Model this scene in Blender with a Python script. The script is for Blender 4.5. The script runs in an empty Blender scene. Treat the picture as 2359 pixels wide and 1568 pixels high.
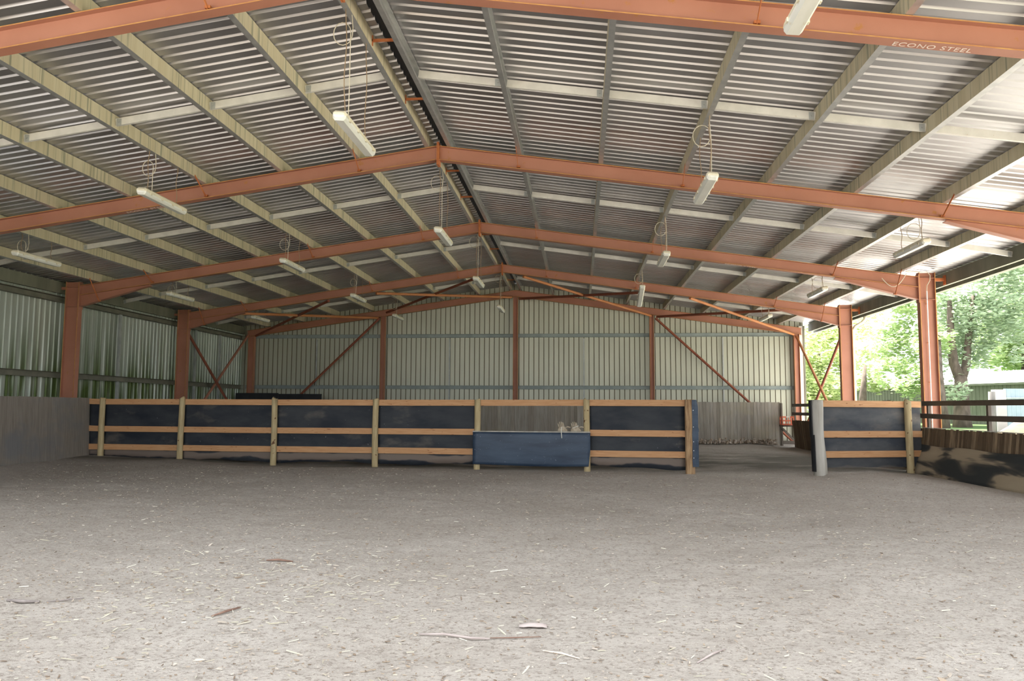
import bpy, math, random
from mathutils import Vector, Matrix, noise

SC = bpy.context.scene
COL = SC.collection
rnd = random.Random(7)

# ------------------------------------------------------------------ mesh builder
class MB:
    def __init__(s):
        s.v = []; s.f = []; s.m = []
    def face(s, idx, mi=0):
        s.f.append(tuple(idx)); s.m.append(mi)
    def box(s, c, d, mi=0, rot=None):
        c = Vector(c); b = len(s.v)
        for x in (-.5, .5):
            for y in (-.5, .5):
                for z in (-.5, .5):
                    p = Vector((x * d[0], y * d[1], z * d[2]))
                    if rot is not None: p = rot @ p
                    s.v.append(c + p)
        for q in ((0, 1, 3, 2), (4, 6, 7, 5), (0, 4, 5, 1), (2, 3, 7, 6), (0, 2, 6, 4), (1, 5, 7, 3)):
            s.face([b + i for i in q], mi)
        return s
    def bar(s, p, q, w, h, up=(0, 0, 1), mi=0):
        p = Vector(p); q = Vector(q); d = (q - p); L = d.length; d.normalize()
        u = Vector(up); x = d.cross(u)
        if x.length < 1e-4: x = d.cross(Vector((1, 0, 0)))
        x.normalize(); z = x.cross(d)
        b = len(s.v)
        for t in (p, q):
            for (i, j) in ((-.5, -.5), (.5, -.5), (.5, .5), (-.5, .5)):
                s.v.append(t + x * (i * w) + z * (j * h))
        for k in range(4):
            s.face([b + k, b + (k + 1) % 4, b + 4 + (k + 1) % 4, b + 4 + k], mi)
        s.face([b + 3, b + 2, b + 1, b], mi); s.face([b + 4, b + 5, b + 6, b + 7], mi)
        return s
    def tube(s, pts, r, n=8, mi=0, caps=True):
        pts = [Vector(p) for p in pts]; N = len(pts); b = len(s.v)
        R = r if isinstance(r, (list, tuple)) else [r] * N
        ref = None
        for i, p in enumerate(pts):
            d = (pts[min(i + 1, N - 1)] - pts[max(i - 1, 0)]).normalized()
            if ref is None:
                ref = Vector((0, 0, 1)) if abs(d.z) < .9 else Vector((1, 0, 0))
            x = d.cross(ref)
            if x.length < 1e-3: x = d.cross(Vector((0, 1, 0.1)))
            x.normalize(); y = d.cross(x)
            for k in range(n):
                a = 2 * math.pi * k / n
                s.v.append(p + (x * math.cos(a) + y * math.sin(a)) * R[i])
        for i in range(N - 1):
            for k in range(n):
                a = b + i * n + k; c = b + i * n + (k + 1) % n
                s.face((a, c, c + n, a + n), mi)
        if caps:
            s.face([b + k for k in range(n)][::-1], mi); s.face([b + (N - 1) * n + k for k in range(n)], mi)
        return s
    def prism(s, poly, vec, mi=0, mis=None):
        b = len(s.v); n = len(poly); vec = Vector(vec)
        for p in poly: s.v.append(Vector(p))
        for p in poly: s.v.append(Vector(p) + vec)
        for k in range(n):
            j = (k + 1) % n
            s.face((b + k, b + j, b + n + j, b + n + k), mis[k] if mis else mi)
        s.face([b + k for k in range(n)][::-1], mi); s.face([b + n + k for k in range(n)], mi)
        return s
    def build(s, name, mats, parent=None, origin=None, smooth=False):
        if not isinstance(mats, (list, tuple)): mats = [mats]
        if parent is not None:
            o0 = Vector(parent['_o'])
        elif origin is not None: o0 = Vector(origin)
        else:
            n = len(s.v)
            mn = [min(p[i] for p in s.v) for i in range(3)]; mx = [max(p[i] for p in s.v) for i in range(3)]
            o0 = Vector(((mn[0] + mx[0]) / 2, (mn[1] + mx[1]) / 2, mn[2]))
        me = bpy.data.meshes.new(name)
        me.from_pydata([tuple(Vector(p) - o0) for p in s.v], [], s.f)
        for mt in mats: me.materials.append(mt)
        if len(mats) > 1: me.polygons.foreach_set('material_index', s.m)
        if smooth: me.polygons.foreach_set('use_smooth', [True] * len(me.polygons))
        me.update()
        o = bpy.data.objects.new(name, me); COL.objects.link(o)
        ORG[o.name] = tuple(o0)
        if parent is not None: o.parent = parent['_e']; o.location = (0, 0, 0)
        else: o.location = o0
        return o

ORG = {}
def tag(o, label=None, cat=None, group=None, kind=None):
    if label: o['label'] = label
    if cat: o['category'] = cat
    if group: o['group'] = group
    if kind: o['kind'] = kind
    return o
def thing(name, loc, label, cat, group=None):
    e = bpy.data.objects.new(name, None); COL.objects.link(e); e.location = loc
    e.empty_display_size = .2
    tag(e, label, cat, group)
    return {'_e': e, '_o': tuple(loc)}
def sub(o, holder):      # a mesh part that parents its own sub-parts
    return {'_e': o, '_o': holder['_o']}
def subtop(o):           # a top-level mesh that parents parts
    return {'_e': o, '_o': ORG[o.name]}

# ------------------------------------------------------------------ materials
def nd(nt, t, **kw):
    n = nt.nodes.new(t)
    for k, v in kw.items(): setattr(n, k, v)
    return n
def base_mat(name, rough=.7, metal=0.0, spec=.4):
    m = bpy.data.materials.new(name); m.use_nodes = True
    nt = m.node_tree; b = nt.nodes['Principled BSDF']
    b.inputs['Roughness'].default_value = rough; b.inputs['Metallic'].default_value = metal
    b.inputs['Specular IOR Level'].default_value = spec
    return m, nt, b
def pos(nt, scale=(1, 1, 1), world=True):
    if world: g = nd(nt, 'ShaderNodeNewGeometry'); o = g.outputs['Position']
    else: g = nd(nt, 'ShaderNodeTexCoord'); o = g.outputs['Object']
    mp = nd(nt, 'ShaderNodeMapping'); mp.inputs['Scale'].default_value = scale
    nt.links.new(o, mp.inputs['Vector']); return mp.outputs['Vector']
def noise_n(nt, vec, scale, detail=4, rough=.55, dist=0):
    n = nd(nt, 'ShaderNodeTexNoise'); n.inputs['Scale'].default_value = scale
    n.inputs['Detail'].default_value = detail; n.inputs['Roughness'].default_value = rough
    n.inputs['Distortion'].default_value = dist
    nt.links.new(vec, n.inputs['Vector']); return n.outputs['Fac']
def ramp(nt, fac, stops):
    r = nd(nt, 'ShaderNodeValToRGB'); e = r.color_ramp.elements
    while len(e) < len(stops): e.new(.5)
    for i, (p, c) in enumerate(stops):
        e[i].position = p; e[i].color = (c[0], c[1], c[2], 1) if not isinstance(c, (int, float)) else (c, c, c, 1)
    nt.links.new(fac, r.inputs['Fac']); return r.outputs['Color']
def mix(nt, fac, a, b, mode='MIX'):
    n = nd(nt, 'ShaderNodeMix', data_type='RGBA', blend_type=mode)
    for k, v in ((0, fac), (6, a), (7, b)):
        s = n.inputs[k]
        if isinstance(v, (int, float)): s.default_value = v
        elif isinstance(v, tuple): s.default_value = (v[0], v[1], v[2], 1)
        else: nt.links.new(v, s)
    return n.outputs[2]
def bump(nt, b, h, strength=.3, dist=.02):
    n = nd(nt, 'ShaderNodeBump'); n.inputs['Strength'].default_value = strength; n.inputs['Distance'].default_value = dist
    nt.links.new(h, n.inputs['Height']); nt.links.new(n.outputs['Normal'], b.inputs['Normal'])
def math_n(nt, op, a, b=None):
    n = nd(nt, 'ShaderNodeMath', operation=op)
    for i, v in enumerate((a, b)):
        if v is None: continue
        if isinstance(v, (int, float)): n.inputs[i].default_value = v
        else: nt.links.new(v, n.inputs[i])
    return n.outputs[0]
def island(nt):
    g = nd(nt, 'ShaderNodeNewGeometry'); return g.outputs['Random Per Island']
def sepz(nt):
    g = nd(nt, 'ShaderNodeNewGeometry'); s = nd(nt, 'ShaderNodeSeparateXYZ')
    nt.links.new(g.outputs['Position'], s.inputs[0]); return s.outputs
def noisy(name, c1, c2, scale=3, stretch=(1, 1, 1), rough=.7, metal=0, spec=.4, c3=None, s3=20, t3=.62, bmp=0, lo=.35, hi=.65):
    m, nt, b = base_mat(name, rough, metal, spec)
    v = pos(nt, stretch)
    f = noise_n(nt, v, scale)
    c = ramp(nt, f, [(lo, c1), (hi, c2)])
    if c3:
        f3 = noise_n(nt, v, s3, 5, .65)
        k = ramp(nt, f3, [(t3, 0.0), (t3 + .07, 1.0)])
        c = mix(nt, k, c, c3)
    nt.links.new(c, b.inputs['Base Color'])
    if bmp:
        bump(nt, b, noise_n(nt, v, scale * 6, 5), bmp, .01)
    return m

M = {}
M['oxide'] = noisy('red_oxide_paint', (.345, .148, .094), (.40, .18, .117), 1.3, (1, 1, 1), .55, 0, .35, (.36, .155, .05), 5, .63)
M['oxide_dark'] = noisy('old_red_oxide', (.20, .06, .035), (.26, .085, .045), 2, (1, 1, 1), .6, 0, .3)
M['oxide_orange'] = noisy('orange_primer', (.42, .165, .06), (.48, .20, .085), 2, (1, 1, 1), .6, 0, .3)
M['rust'] = noisy('rust', (.38, .11, .035), (.48, .17, .06), 9, (1, 1, 1), .85)
M['rust_edge'] = noisy('rusted_flange_edge', (.50, .26, .08), (.40, .17, .06), 7, (1, 1, 1), .8)
M['galv'] = noisy('galvanised_steel', (.50, .51, .50), (.62, .62, .60), 6, (1, 1, 1), .42, .75, .5, (.36, .35, .32), 14, .66)
M['galv_dull'] = noisy('dull_galvanised', (.36, .38, .37), (.46, .48, .46), 5, (1, 1, 1), .55, .35, .4)
M['girt_dark'] = noisy('dusty_dark_girt', (.15, .145, .11), (.21, .20, .155), 3, (1, 1, 1), .6, .1)
M['girt_end'] = noisy('blue_grey_girt', (.24, .28, .27), (.30, .34, .32), 3, (1, 1, 1), .55, .2)
M['bridging'] = noisy('pale_galvanised_channel', (.60, .585, .53), (.70, .68, .62), 5, (1, 1, 1), .55, .1, .4, (.55, .47, .36), 22, .66)
M['cap'] = noisy('dark_ridge_cap', (.018, .016, .014), (.028, .024, .02), 3, (1, 1, 1), .8)
M['eave'] = noisy('dark_eave_steel', (.15, .15, .108), (.21, .21, .155), 3, (1, 1, .2), .6, .1)
M['white_pipe'] = noisy('white_conduit', (.74, .72, .66), (.80, .78, .74), 3)
M['cream_pipe'] = noisy('cream_downpipe', (.66, .62, .48), (.72, .68, .55), 3)
M['housing'] = noisy('aged_cream_plastic', (.64, .58, .42), (.72, .67, .52), 8, (1, 1, 1), .5)
M['diffuser'] = noisy('dusty_diffuser', (.66, .66, .58), (.76, .76, .70), 5, (1, .3, 1), .3, 0, .5, (.60, .55, .40), 9, .62)
M['wire'] = noisy('brown_wire', (.22, .15, .09), (.28, .20, .12), 3)
M['cable'] = noisy('grey_beige_cable', (.50, .45, .34), (.58, .52, .42), 3)
M['pine'] = None
M['white_paint'] = noisy('white_paint_lettering', (.72, .64, .56), (.66, .52, .44), 20)
M['sand_white'] = noisy('pale_bark', (.62, .52, .44), (.70, .62, .54), 20)
M['steel_brown'] = noisy('brown_painted_rail', (.060, .046, .034), (.085, .065, .048), 4, (1, 1, 1), .5, 0, .45)
M['black'] = noisy('black_rubber', (.010, .011, .013), (.018, .019, .022), 4, (1, 1, 1), .6)
M['trunk'] = noisy('tree_bark', (.075, .058, .046), (.14, .108, .086), 5, (1, 1, .25), .9, 0, .2, None, 0, 0, .5)
M['shed_green'] = noisy('green_shed_sheet', (.105, .115, .078), (.14, .15, .105), 3, (1, 1, .2), .6)
M['shed_roof'] = noisy('white_shed_roof', (.80, .80, .80), (.86, .86, .86), 1)
M['shed_white'] = noisy('pale_blue_door_sheet', (.30, .37, .43), (.36, .43, .48), 2)
M['pillar_white'] = noisy('white_pillar_paint', (.42, .40, .385), (.48, .46, .44), 2)
M['greywood'] = noisy('grey_weathered_wood', (.30, .28, .24), (.48, .46, .42), 5, (1, 1, .12), .85, 0, .2, (.20, .18, .15), 24, .64, .4)
M['yard_wood'] = noisy('dark_grey_wood', (.10, .095, .09), (.17, .16, .15), 5, (1, 1, .12), .85, 0, .2)
M['heap'] = noisy('golden_straw_heap', (.080, .058, .026), (.12, .090, .045), 6, (1, 1, 1), .9)
M['manure'] = noisy('dark_manure', (.10, .075, .06), (.17, .13, .11), 6, (1, 1, 1), .9)
M['stick'] = noisy('dry_stick', (.17, .10, .075), (.25, .155, .115), 9, (1, 1, 1), .8)
M['stick_grey'] = noisy('grey_stick', (.34, .28, .26), (.42, .36, .34), 9, (1, 1, 1), .8)
M['bark_grey'] = noisy('grey_brown_bark', (.17, .145, .135), (.27, .235, .22), 30, (1, 1, 1), .9)
M['crate'] = noisy('red_plastic_crate', (.60, .13, .06), (.68, .17, .09), 5, (1, 1, 1), .5)
M['glove'] = noisy('worn_tan_leather', (.30, .25, .18), (.42, .36, .28), 18, (1, 1, 1), .85)
M['strap'] = noisy('pale_strap', (.55, .54, .48), (.62, .61, .55), 10)
M['nail'] = noisy('bright_nail', (.75, .75, .75), (.8, .8, .8), 10, (1, 1, 1), .35, .6)

# pine rails
m, nt, b = base_mat('pine_rail', .65, 0, .3)
v = pos(nt, (1.2, 1.2, 14)); f = noise_n(nt, v, 3.0, 5)
c = ramp(nt, f, [(.3, (.41, .21, .095)), (.7, (.51, .295, .15))])
kn = noise_n(nt, pos(nt, (2.0, 2.0, 9)), 4, 1); c = mix(nt, ramp(nt, kn, [(.70, 0.0), (.76, 1.0)]), c, (.26, .11, .045))
nt.links.new(c, b.inputs['Base Color']); M['pine'] = m
# treated round posts
m, nt, b = base_mat('treated_pine_post', .75, 0, .25)
v = pos(nt, (9, 9, .9)); f = noise_n(nt, v, 3.0, 5)
c = ramp(nt, f, [(.3, (.31, .235, .12)), (.7, (.45, .37, .22))])
kn = noise_n(nt, pos(nt, (6, 6, 6)), 1.6, 1); c = mix(nt, ramp(nt, kn, [(.70, 0.0), (.74, 1.0)]), c, (.12, .06, .03))
nt.links.new(c, b.inputs['Base Color']); M['post'] = m
# rough brown gate post
M['roughpost'] = noisy('rough_split_post', (.22, .13, .07), (.44, .30, .17), 4, (6, 6, .7), .85, 0, .2, (.10, .06, .035), 9, .64, .6)

# planks: colour per plank
def plank_mat(name, cols, dark, stain=None, stain_scale=.7):
    m, nt, b = base_mat(name, .85, 0, .2)
    r = island(nt)
    c = ramp(nt, r, [(i / (len(cols) - 1), q) for i, q in enumerate(cols)])
    g = noise_n(nt, pos(nt, (14, 14, .8)), 2.2, 5)
    c = mix(nt, ramp(nt, g, [(.42, 0.0), (.75, .75)]), c, dark)
    if stain:
        s = noise_n(nt, pos(nt, (1, 1, 1.4)), stain_scale, 4)
        c = mix(nt, ramp(nt, s, [(.50, 0.0), (.64, .7)]), c, stain)
    nt.links.new(c, b.inputs['Base Color'])
    bump(nt, b, g, .4, .01)
    return m
M['plank_grey'] = plank_mat('grey_kick_planks', [(.21, .185, .155), (.24, .215, .185), (.225, .20, .17)], (.14, .115, .095), (.15, .155, .165))
M['plank_end'] = plank_mat('weathered_end_planks', [(.24, .215, .175), (.36, .34, .30), (.28, .25, .215), (.40, .37, .31)], (.17, .145, .12), (.30, .27, .20), .9)
M['plank_brown'] = plank_mat('brown_kick_slats', [(.085, .058, .036), (.15, .105, .065), (.10, .07, .045), (.30, .22, .14)], (.05, .032, .02))

# rubber sheet with caked sand
def rubber_mat(name, c1, c2, sand, zlo, zhi, amount):
    m, nt, b = base_mat(name, .62, 0, .3)
    f = noise_n(nt, pos(nt, (1, 1, 2.5)), 1.6, 5)
    c = ramp(nt, f, [(.35, c1), (.7, c2)])
    z = sepz(nt)[2]
    w = noise_n(nt, pos(nt, (1.1, 1.1, .15)), .9, 3)
    zz = math_n(nt, 'ADD', z, math_n(nt, 'MULTIPLY', math_n(nt, 'SUBTRACT', w, .5), .30))
    band = ramp(nt, zz, [(0.0, 0.0), (zlo, 0.0), (zlo + .03, amount), (zhi - .03, amount), (zhi, 0.0)])
    c = mix(nt, band, c, sand)
    sm = noise_n(nt, pos(nt, (1.0, 1.0, 2.2)), 1.1, 5)
    c = mix(nt, ramp(nt, sm, [(.58, 0.0), (.70, .38)]), c, (.16, .135, .11))
    sp = noise_n(nt, pos(nt), 26, 1); c = mix(nt, ramp(nt, sp, [(.77, 0.0), (.79, .5)]), c, (.24, .24, .24))
    nt.links.new(c, b.inputs['Base Color'])
    return m
M['rubber'] = rubber_mat('dark_rubber_sheet', (.012, .016, .024), (.034, .038, .044), (.20, .155, .125), .08, .27, .75)
M['rubber_right'] = rubber_mat('dusty_rubber_sheet', (.028, .034, .045), (.075, .078, .082), (.14, .12, .10), .02, .10, .5)
m, nt, b = base_mat('blue_black_belt', .5, 0, .4)
f = noise_n(nt, pos(nt, (.6, .6, 3.2)), 1.6, 5); c = ramp(nt, f, [(.35, (.014, .028, .055)), (.72, (.044, .070, .110))])
sp = noise_n(nt, pos(nt), 30, 2); c = mix(nt, ramp(nt, sp, [(.70, 0.0), (.74, .55)]), c, (.28, .32, .38))
nt.links.new(c, b.inputs['Base Color']); M['belt'] = m
# sandy rubber apron on right kick wall
m, nt, b = base_mat('sand_caked_apron', .8, 0, .25)
f = noise_n(nt, pos(nt, (.45, .45, 2.6)), 1.25, 3, .5, .6)
c = ramp(nt, f, [(.40, (.030, .034, .034)), (.46, (.06, .055, .048)), (.53, (.29, .235, .165)), (.75, (.34, .28, .20))])
nt.links.new(c, b.inputs['Base Color']); M['apron'] = m

# roof sheet
m, nt, b = base_mat('zinc_roof_sheet', .4, .80, .5)
f = noise_n(nt, pos(nt, (.25, 1.2, 1)), 1.6, 5); c = ramp(nt, f, [(.3, (.39, .385, .39)), (.7, (.51, .50, .505))])
f2 = noise_n(nt, pos(nt, (.15, 1.5, 1)), 1.1, 3); c = mix(nt, ramp(nt, f2, [(.62, 0.0), (.78, .5)]), c, (.42, .36, .30))
nt.links.new(c, b.inputs['Base Color'])
nt.links.new(ramp(nt, f, [(.3, .34), (.7, .46)]), b.inputs['Roughness']); M['roof'] = m
# purlin web with drip streaks
m, nt, b = base_mat('dusty_purlin_web', .6, 0.05, .35)
f = noise_n(nt, pos(nt, (1, 9, .5)), 1.0, 3); c = ramp(nt, f, [(.3, (.46, .40, .26)), (.7, (.57, .51, .355))])
s = noise_n(nt, pos(nt, (1, 16, .35)), 1.2, 3); c = mix(nt, ramp(nt, s, [(.54, 0.0), (.66, .75)]), c, (.20, .21, .15))
nt.links.new(c, b.inputs['Base Color']); M['purlin'] = m
# wall sheets
def sheet_mat(name, c1, c2, moss):
    m, nt, b = base_mat(name, .42, .3, .45)
    f = noise_n(nt, pos(nt, (1, 1, .25)), 1.2, 4); c = ramp(nt, f, [(.3, c1), (.7, c2)])
    if moss:
        s = noise_n(nt, pos(nt, (1, 4.5, .22)), 1.0, 5, .6)
        g = noise_n(nt, pos(nt, (1, .30, .20)), 1.0, 2, .5)
        k = math_n(nt, 'MULTIPLY', ramp(nt, s, [(.40, 0.0), (.54, 1.0)]), ramp(nt, g, [(.36, .15), (.50, 1.0)]))
        z = sepz(nt)[2]
        k = math_n(nt, 'MULTIPLY', k, ramp(nt, math_n(nt, 'DIVIDE', z, 5.0), [(.42, 1.0), (.76, .12)]))
        c = mix(nt, k, c, (.070, .105, .020))
        d = noise_n(nt, pos(nt, (1, 7.0, .12)), 1.0, 4); c = mix(nt, ramp(nt, d, [(.60, 0.0), (.72, .45)]), c, (.12, .11, .08))
    nt.links.new(c, b.inputs['Base Color']); return m
M['wall_left'] = sheet_mat('mossy_zinc_sheet', (.38, .42, .38), (.48, .51, .44), True)
M['wall_back'] = sheet_mat('pale_green_sheet', (.41, .415, .33), (.47, .475, .38), False)
M['groove'] = noisy('sheet_groove', (.18, .155, .10), (.22, .19, .13), 3, (1, 1, .3), .7)

# arena sand
m, nt, b = base_mat('arena_sand', .95, 0, .15)
p1 = pos(nt)
f = noise_n(nt, p1, .55, 4); c = ramp(nt, f, [(.35, (.385, .345, .305)), (.65, (.45, .41, .37))])
f2 = noise_n(nt, p1, 7, 6, .7); c = mix(nt, ramp(nt, f2, [(.30, .55), (.50, 0.0)]), c, (.235, .20, .17))
f3 = noise_n(nt, pos(nt, (.8, 1.0, 1)), 36, 5, .8); c = mix(nt, ramp(nt, f3, [(.52, 0.0), (.62, .75)]), c, (.17, .14, .115))
f4 = noise_n(nt, pos(nt, (1.3, .8, 1)), 58, 3, .7); c = mix(nt, ramp(nt, f4, [(.62, 0.0), (.68, .7)]), c, (.64, .58, .50))
# darker mottled tone on the sand beyond the rail, thinning farther back
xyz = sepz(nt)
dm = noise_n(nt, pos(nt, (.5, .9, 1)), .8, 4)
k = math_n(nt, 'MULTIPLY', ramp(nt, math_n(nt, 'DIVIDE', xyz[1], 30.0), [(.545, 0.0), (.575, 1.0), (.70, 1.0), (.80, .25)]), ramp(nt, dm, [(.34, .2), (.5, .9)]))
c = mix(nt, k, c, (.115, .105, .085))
nt.links.new(c, b.inputs['Base Color'])
h = math_n(nt, 'ADD', math_n(nt, 'MULTIPLY', f2, 1.0), math_n(nt, 'MULTIPLY', f3, .6))
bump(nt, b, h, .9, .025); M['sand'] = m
# yard ground: dry lane then grass
m, nt, b = base_mat('yard_grass', .95, 0, .1)
f = noise_n(nt, pos(nt), .35, 4); g = noise_n(nt, pos(nt), 9, 5, .7)
c = ramp(nt, g, [(.3, (.045, .085, .028)), (.7, (.085, .14, .05))])
c = mix(nt, ramp(nt, f, [(.52, 0.0), (.68, .8)]), c, (.13, .135, .07))
nt.links.new(c, b.inputs['Base Color']); bump(nt, b, g, .8, .05); M['grass'] = m
m, nt, b = base_mat('pale_gravel', .95, 0, .1)
g = noise_n(nt, pos(nt), 8, 5, .7); c = ramp(nt, g, [(.3, (.58, .55, .50)), (.7, (.74, .71, .66))])
nt.links.new(c, b.inputs['Base Color']); M['gravel'] = m

M['earth'] = noisy('dry_earth', (.27, .24, .20), (.34, .30, .26), 2, (1, 1, 1), .95, 0, .1)
def leaf_mat(name, c1, c2, c3):
    m, nt, b = base_mat(name, .55, 0, .3)
    c = ramp(nt, island(nt), [(0, c1), (.5, c2), (1, c3)])
    nt.links.new(c, b.inputs['Base Color'])
    tr = nd(nt, 'ShaderNodeBsdfTranslucent'); nt.links.new(c, tr.inputs['Color'])
    mx = nd(nt, 'ShaderNodeMixShader'); mx.inputs[0].default_value = .45
    out = nt.nodes['Material Output']
    nt.links.new(b.outputs[0], mx.inputs[1]); nt.links.new(tr.outputs[0], mx.inputs[2]); nt.links.new(mx.outputs[0], out.inputs['Surface'])
    return m
M['leaf_a'] = leaf_mat('mid_green_leaves', (.36, .48, .23), (.44, .56, .28), (.56, .64, .34))
M['leaf_b'] = leaf_mat('blue_green_leaves', (.38, .47, .33), (.45, .54, .38), (.56, .63, .45))
M['leaf_c'] = leaf_mat('yellow_green_leaves', (.42, .52, .22), (.52, .60, .30), (.62, .68, .38))
def chip_mat(name, cols):
    m, nt, b = base_mat(name, .9, 0, .2)
    c = ramp(nt, island(nt), [(i / (len(cols) - 1), q) for i, q in enumerate(cols)])
    nt.links.new(c, b.inputs['Base Color']); return m
M['chips'] = chip_mat('bark_chips', [(.16, .12, .09), (.26, .20, .15), (.36, .29, .22), (.40, .34, .28), (.50, .44, .38), (.20, .155, .12)])
M['straw'] = chip_mat('straw_bits', [(.42, .38, .29), (.49, .46, .37), (.58, .55, .47), (.38, .33, .25)])

# ------------------------------------------------------------------ shed geometry constants
XR, ZR, SL = -2.447, 5.798, .1428
def zt(x): return ZR - SL * abs(x - XR)            # top of rafters
YF = [7.33, 12.83, 18.33, 23.83, 28.93]            # front faces of the portal frames
Y0, Y1 = 4.7, 29.25                                # roof ends
XL, XRT = -13.05, 8.15                             # column outer faces

# ------------------------------------------------------------------ ground
def gh(x, y):
    h = 0.05 * (noise.noise(Vector((x * .35, y * .35, 3.1)))) + .02 * noise.noise(Vector((x * 1.7, y * 1.7, 9.2)))
    h += .014 * noise.noise(Vector((x * 5.1, y * 5.1, 1.7)))
    d = y - (16.5 - .1 * x)
    if x < 4.9:                                     # sand pushed up along the rail
        a = math.exp(-(d / .9) ** 2)
        m = .06 if x < -9.5 else (-.05 if x > -7 else -.05 + .11 * (-7 - x) / 2.5)
        h = h * (1 - .7 * a) + m * a
    if x > 5:                                       # hollow along the right kick wall
        a = max(0, 1 - abs(x - 7.1) / 1.0); h = h * (1 - a) - .05 * a
    if x < -10.6: h += .05 * min(1, (-10.6 - x))
    if y > 26.5: h += .03 * (y - 26.5)
    if x > 7.3: h *= max(0, 1 - (x - 7.3) / .6)
    return h
xs = [-13.2 + i * .1 for i in range(int(21.8 / .1) + 1)]
ys = []; y = 1.0
while y < 29.3:
    ys.append(y); y += .05 if 3 < y < 7 else (.08 if 0 < y < 12 else .13)
ys.append(29.3)
mb = MB()
for yy in ys:
    for xx in xs: mb.v.append((xx, yy, gh(xx, yy)))
W = len(xs)
for j in range(len(ys) - 1):
    for i in range(W - 1):
        a = j * W + i; mb.face((a, a + 1, a + W + 1, a + W))
tag(mb.build('floor', M['sand'], origin=(0, 0, 0), smooth=True), 'grey-brown sand arena floor strewn with bark and straw', 'floor', kind='structure')

def oh(x, y):
    r = max(0, min(1, (x - 9.0) / 8.0)); return .38 * r * r * (3 - 2 * r)
mb = MB(); gx = [8.55, 9, 10, 11, 12, 13, 14, 15, 16, 17, 20, 25, 32, 45, 70, 120]; gy = [-60, -25, -10, 0, 5, 10, 15, 20, 25, 30, 36, 45, 60, 90, 140]
for yy in gy:
    for xx in gx: mb.v.append((xx, yy, oh(xx, yy) - .02))
W = len(gx)
for j in range(len(gy) - 1):
    for i in range(W - 1):
        a = j * W + i
        cx = (gx[i] + gx[i + 1]) / 2; cy = (gy[j] + gy[j + 1]) / 2
        mb.face((a, a + 1, a + W + 1, a + W), 0 if (cx > 13.5 and cy > 18) or cy < -2 else 1)
tag(mb.build('lawn', [M['grass'], M['gravel']], origin=(8.6, 0, 0)), 'sunlit gravel and grass yard outside the open right side', 'ground', kind='structure')
mb = MB(); mb.box((-2.3, -28.0, -.1), (21.8, 58, .12))
tag(mb.build('trim_1', M['earth'], origin=(-2.3, -28.0, 0)), 'dry earth apron in front of the open arena end', 'ground', kind='structure')

# ------------------------------------------------------------------ roof sheets (trapezoidal ribs across the slope)
def rib_profile(a0, a1, pitch=.19, w=.030, s=.015, h=.031):
    out = []; a = a0
    while a < a1:
        out += [(a, 0), (a + pitch - w - 2 * s, 0), (a + pitch - w - s, h), (a + pitch - s, h)]; a += pitch
    out.append((a, 0)); return out
def roof_sheet(name, x0, x1, label):
    pr = rib_profile(Y0, Y1 + .3); mb = MB(); n = len(pr)
    for (yy, h) in pr:
        for xx in (x0, x1):
            mb.v.append((xx, yy, zt(xx) + .212 + h))
    for (yy, h) in pr:
        for xx in (x0, x1):
            mb.v.append((xx, yy, zt(xx) + .2135 + h))
    for i in range(n - 1):
        a = 2 * i; mb.face((a, a + 1, a + 3, a + 2)); b2 = 2 * n + a; mb.face((b2, b2 + 2, b2 + 3, b2 + 1))
        mb.face((a, a + 2, b2 + 2, b2)); mb.face((a + 1, b2 + 1, b2 + 3, a + 3))
    return tag(mb.build(name, M['roof']), label, 'roof', kind='structure')
roof_sheet('ceiling_left', XR - .05, XR - 11.0, 'ribbed zinc roof sheeting over the left slope')
roof_sheet('ceiling_right', XR + .12, XR + 11.15, 'ribbed zinc roof sheeting over the right slope')
mb = MB()
for sg in (-1, 1):
    mb.prism([(XR, Y0, ZR + .285), (XR + sg * .32, Y0, ZR + .245), (XR + sg * .32, Y0, ZR + .25), (XR, Y0, ZR + .29)], (0, Y1 + .3 - Y0, 0))
tag(mb.build('ridge_capping', M['cap']), 'dark folded capping along the roof ridge', 'ridge cap', kind='structure')

# ------------------------------------------------------------------ wall sheets
def wall_back():
    mb = MB(); y0 = 29.22; x = -13.34; pitch = .19
    def top(xx): return zt(xx) + .236 + (.03 if abs(xx - XR) < .3 else 0)
    pts = []
    while x < 8.2:
        pts += [(x, 0, 0), (x + .160, 0, 1), (x + .166, .026, 1), (x + .184, .026, 1)]; x += pitch
    pts.append((8.22, 0, 0))
    for (xx, d, mi) in pts:
        xx = min(xx, 8.22); mb.v.append((xx, y0 + d, -.05)); mb.v.append((xx, y0 + d, top(xx)))
    for i in range(len(pts) - 1):
        a = 2 * i; mb.face((a, a + 2, a + 3, a + 1), pts[i][2])
    return tag(mb.build('wall_back', [M['wall_back'], M['groove']]), 'pale green ribbed steel end wall', 'wall', kind='structure')
wall_back()
def wall_left():
    mb = MB(); x0 = -13.32; y = Y0; pts = []
    while y < 29.2:
        pts += [(y, 0), (y + .146, 0), (y + .158, .029), (y + .182, .029)]; y += .19
    pts.append((29.25, 0))
    for (yy, d) in pts:
        mb.v.append((x0 + d * .9, min(yy, 29.25), -.05)); mb.v.append((x0 + d * .9, min(yy, 29.25), 4.478))
    for i in range(len(pts) - 1):
        a = 2 * i; mb.face((a, a + 1, a + 3, a + 2))
    return tag(mb.build('wall_left', M['wall_left']), 'mossy ribbed zinc wall along the left side', 'wall', kind='structure')
wall_left()
mb = MB(); mb.box((8.10, 29.155, 2.2), (.15, .12, 4.3)); tag(mb.build('trim_3', M['bridging']), 'pale steel corner strip beside the right corner column', 'trim', kind='structure')
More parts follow.
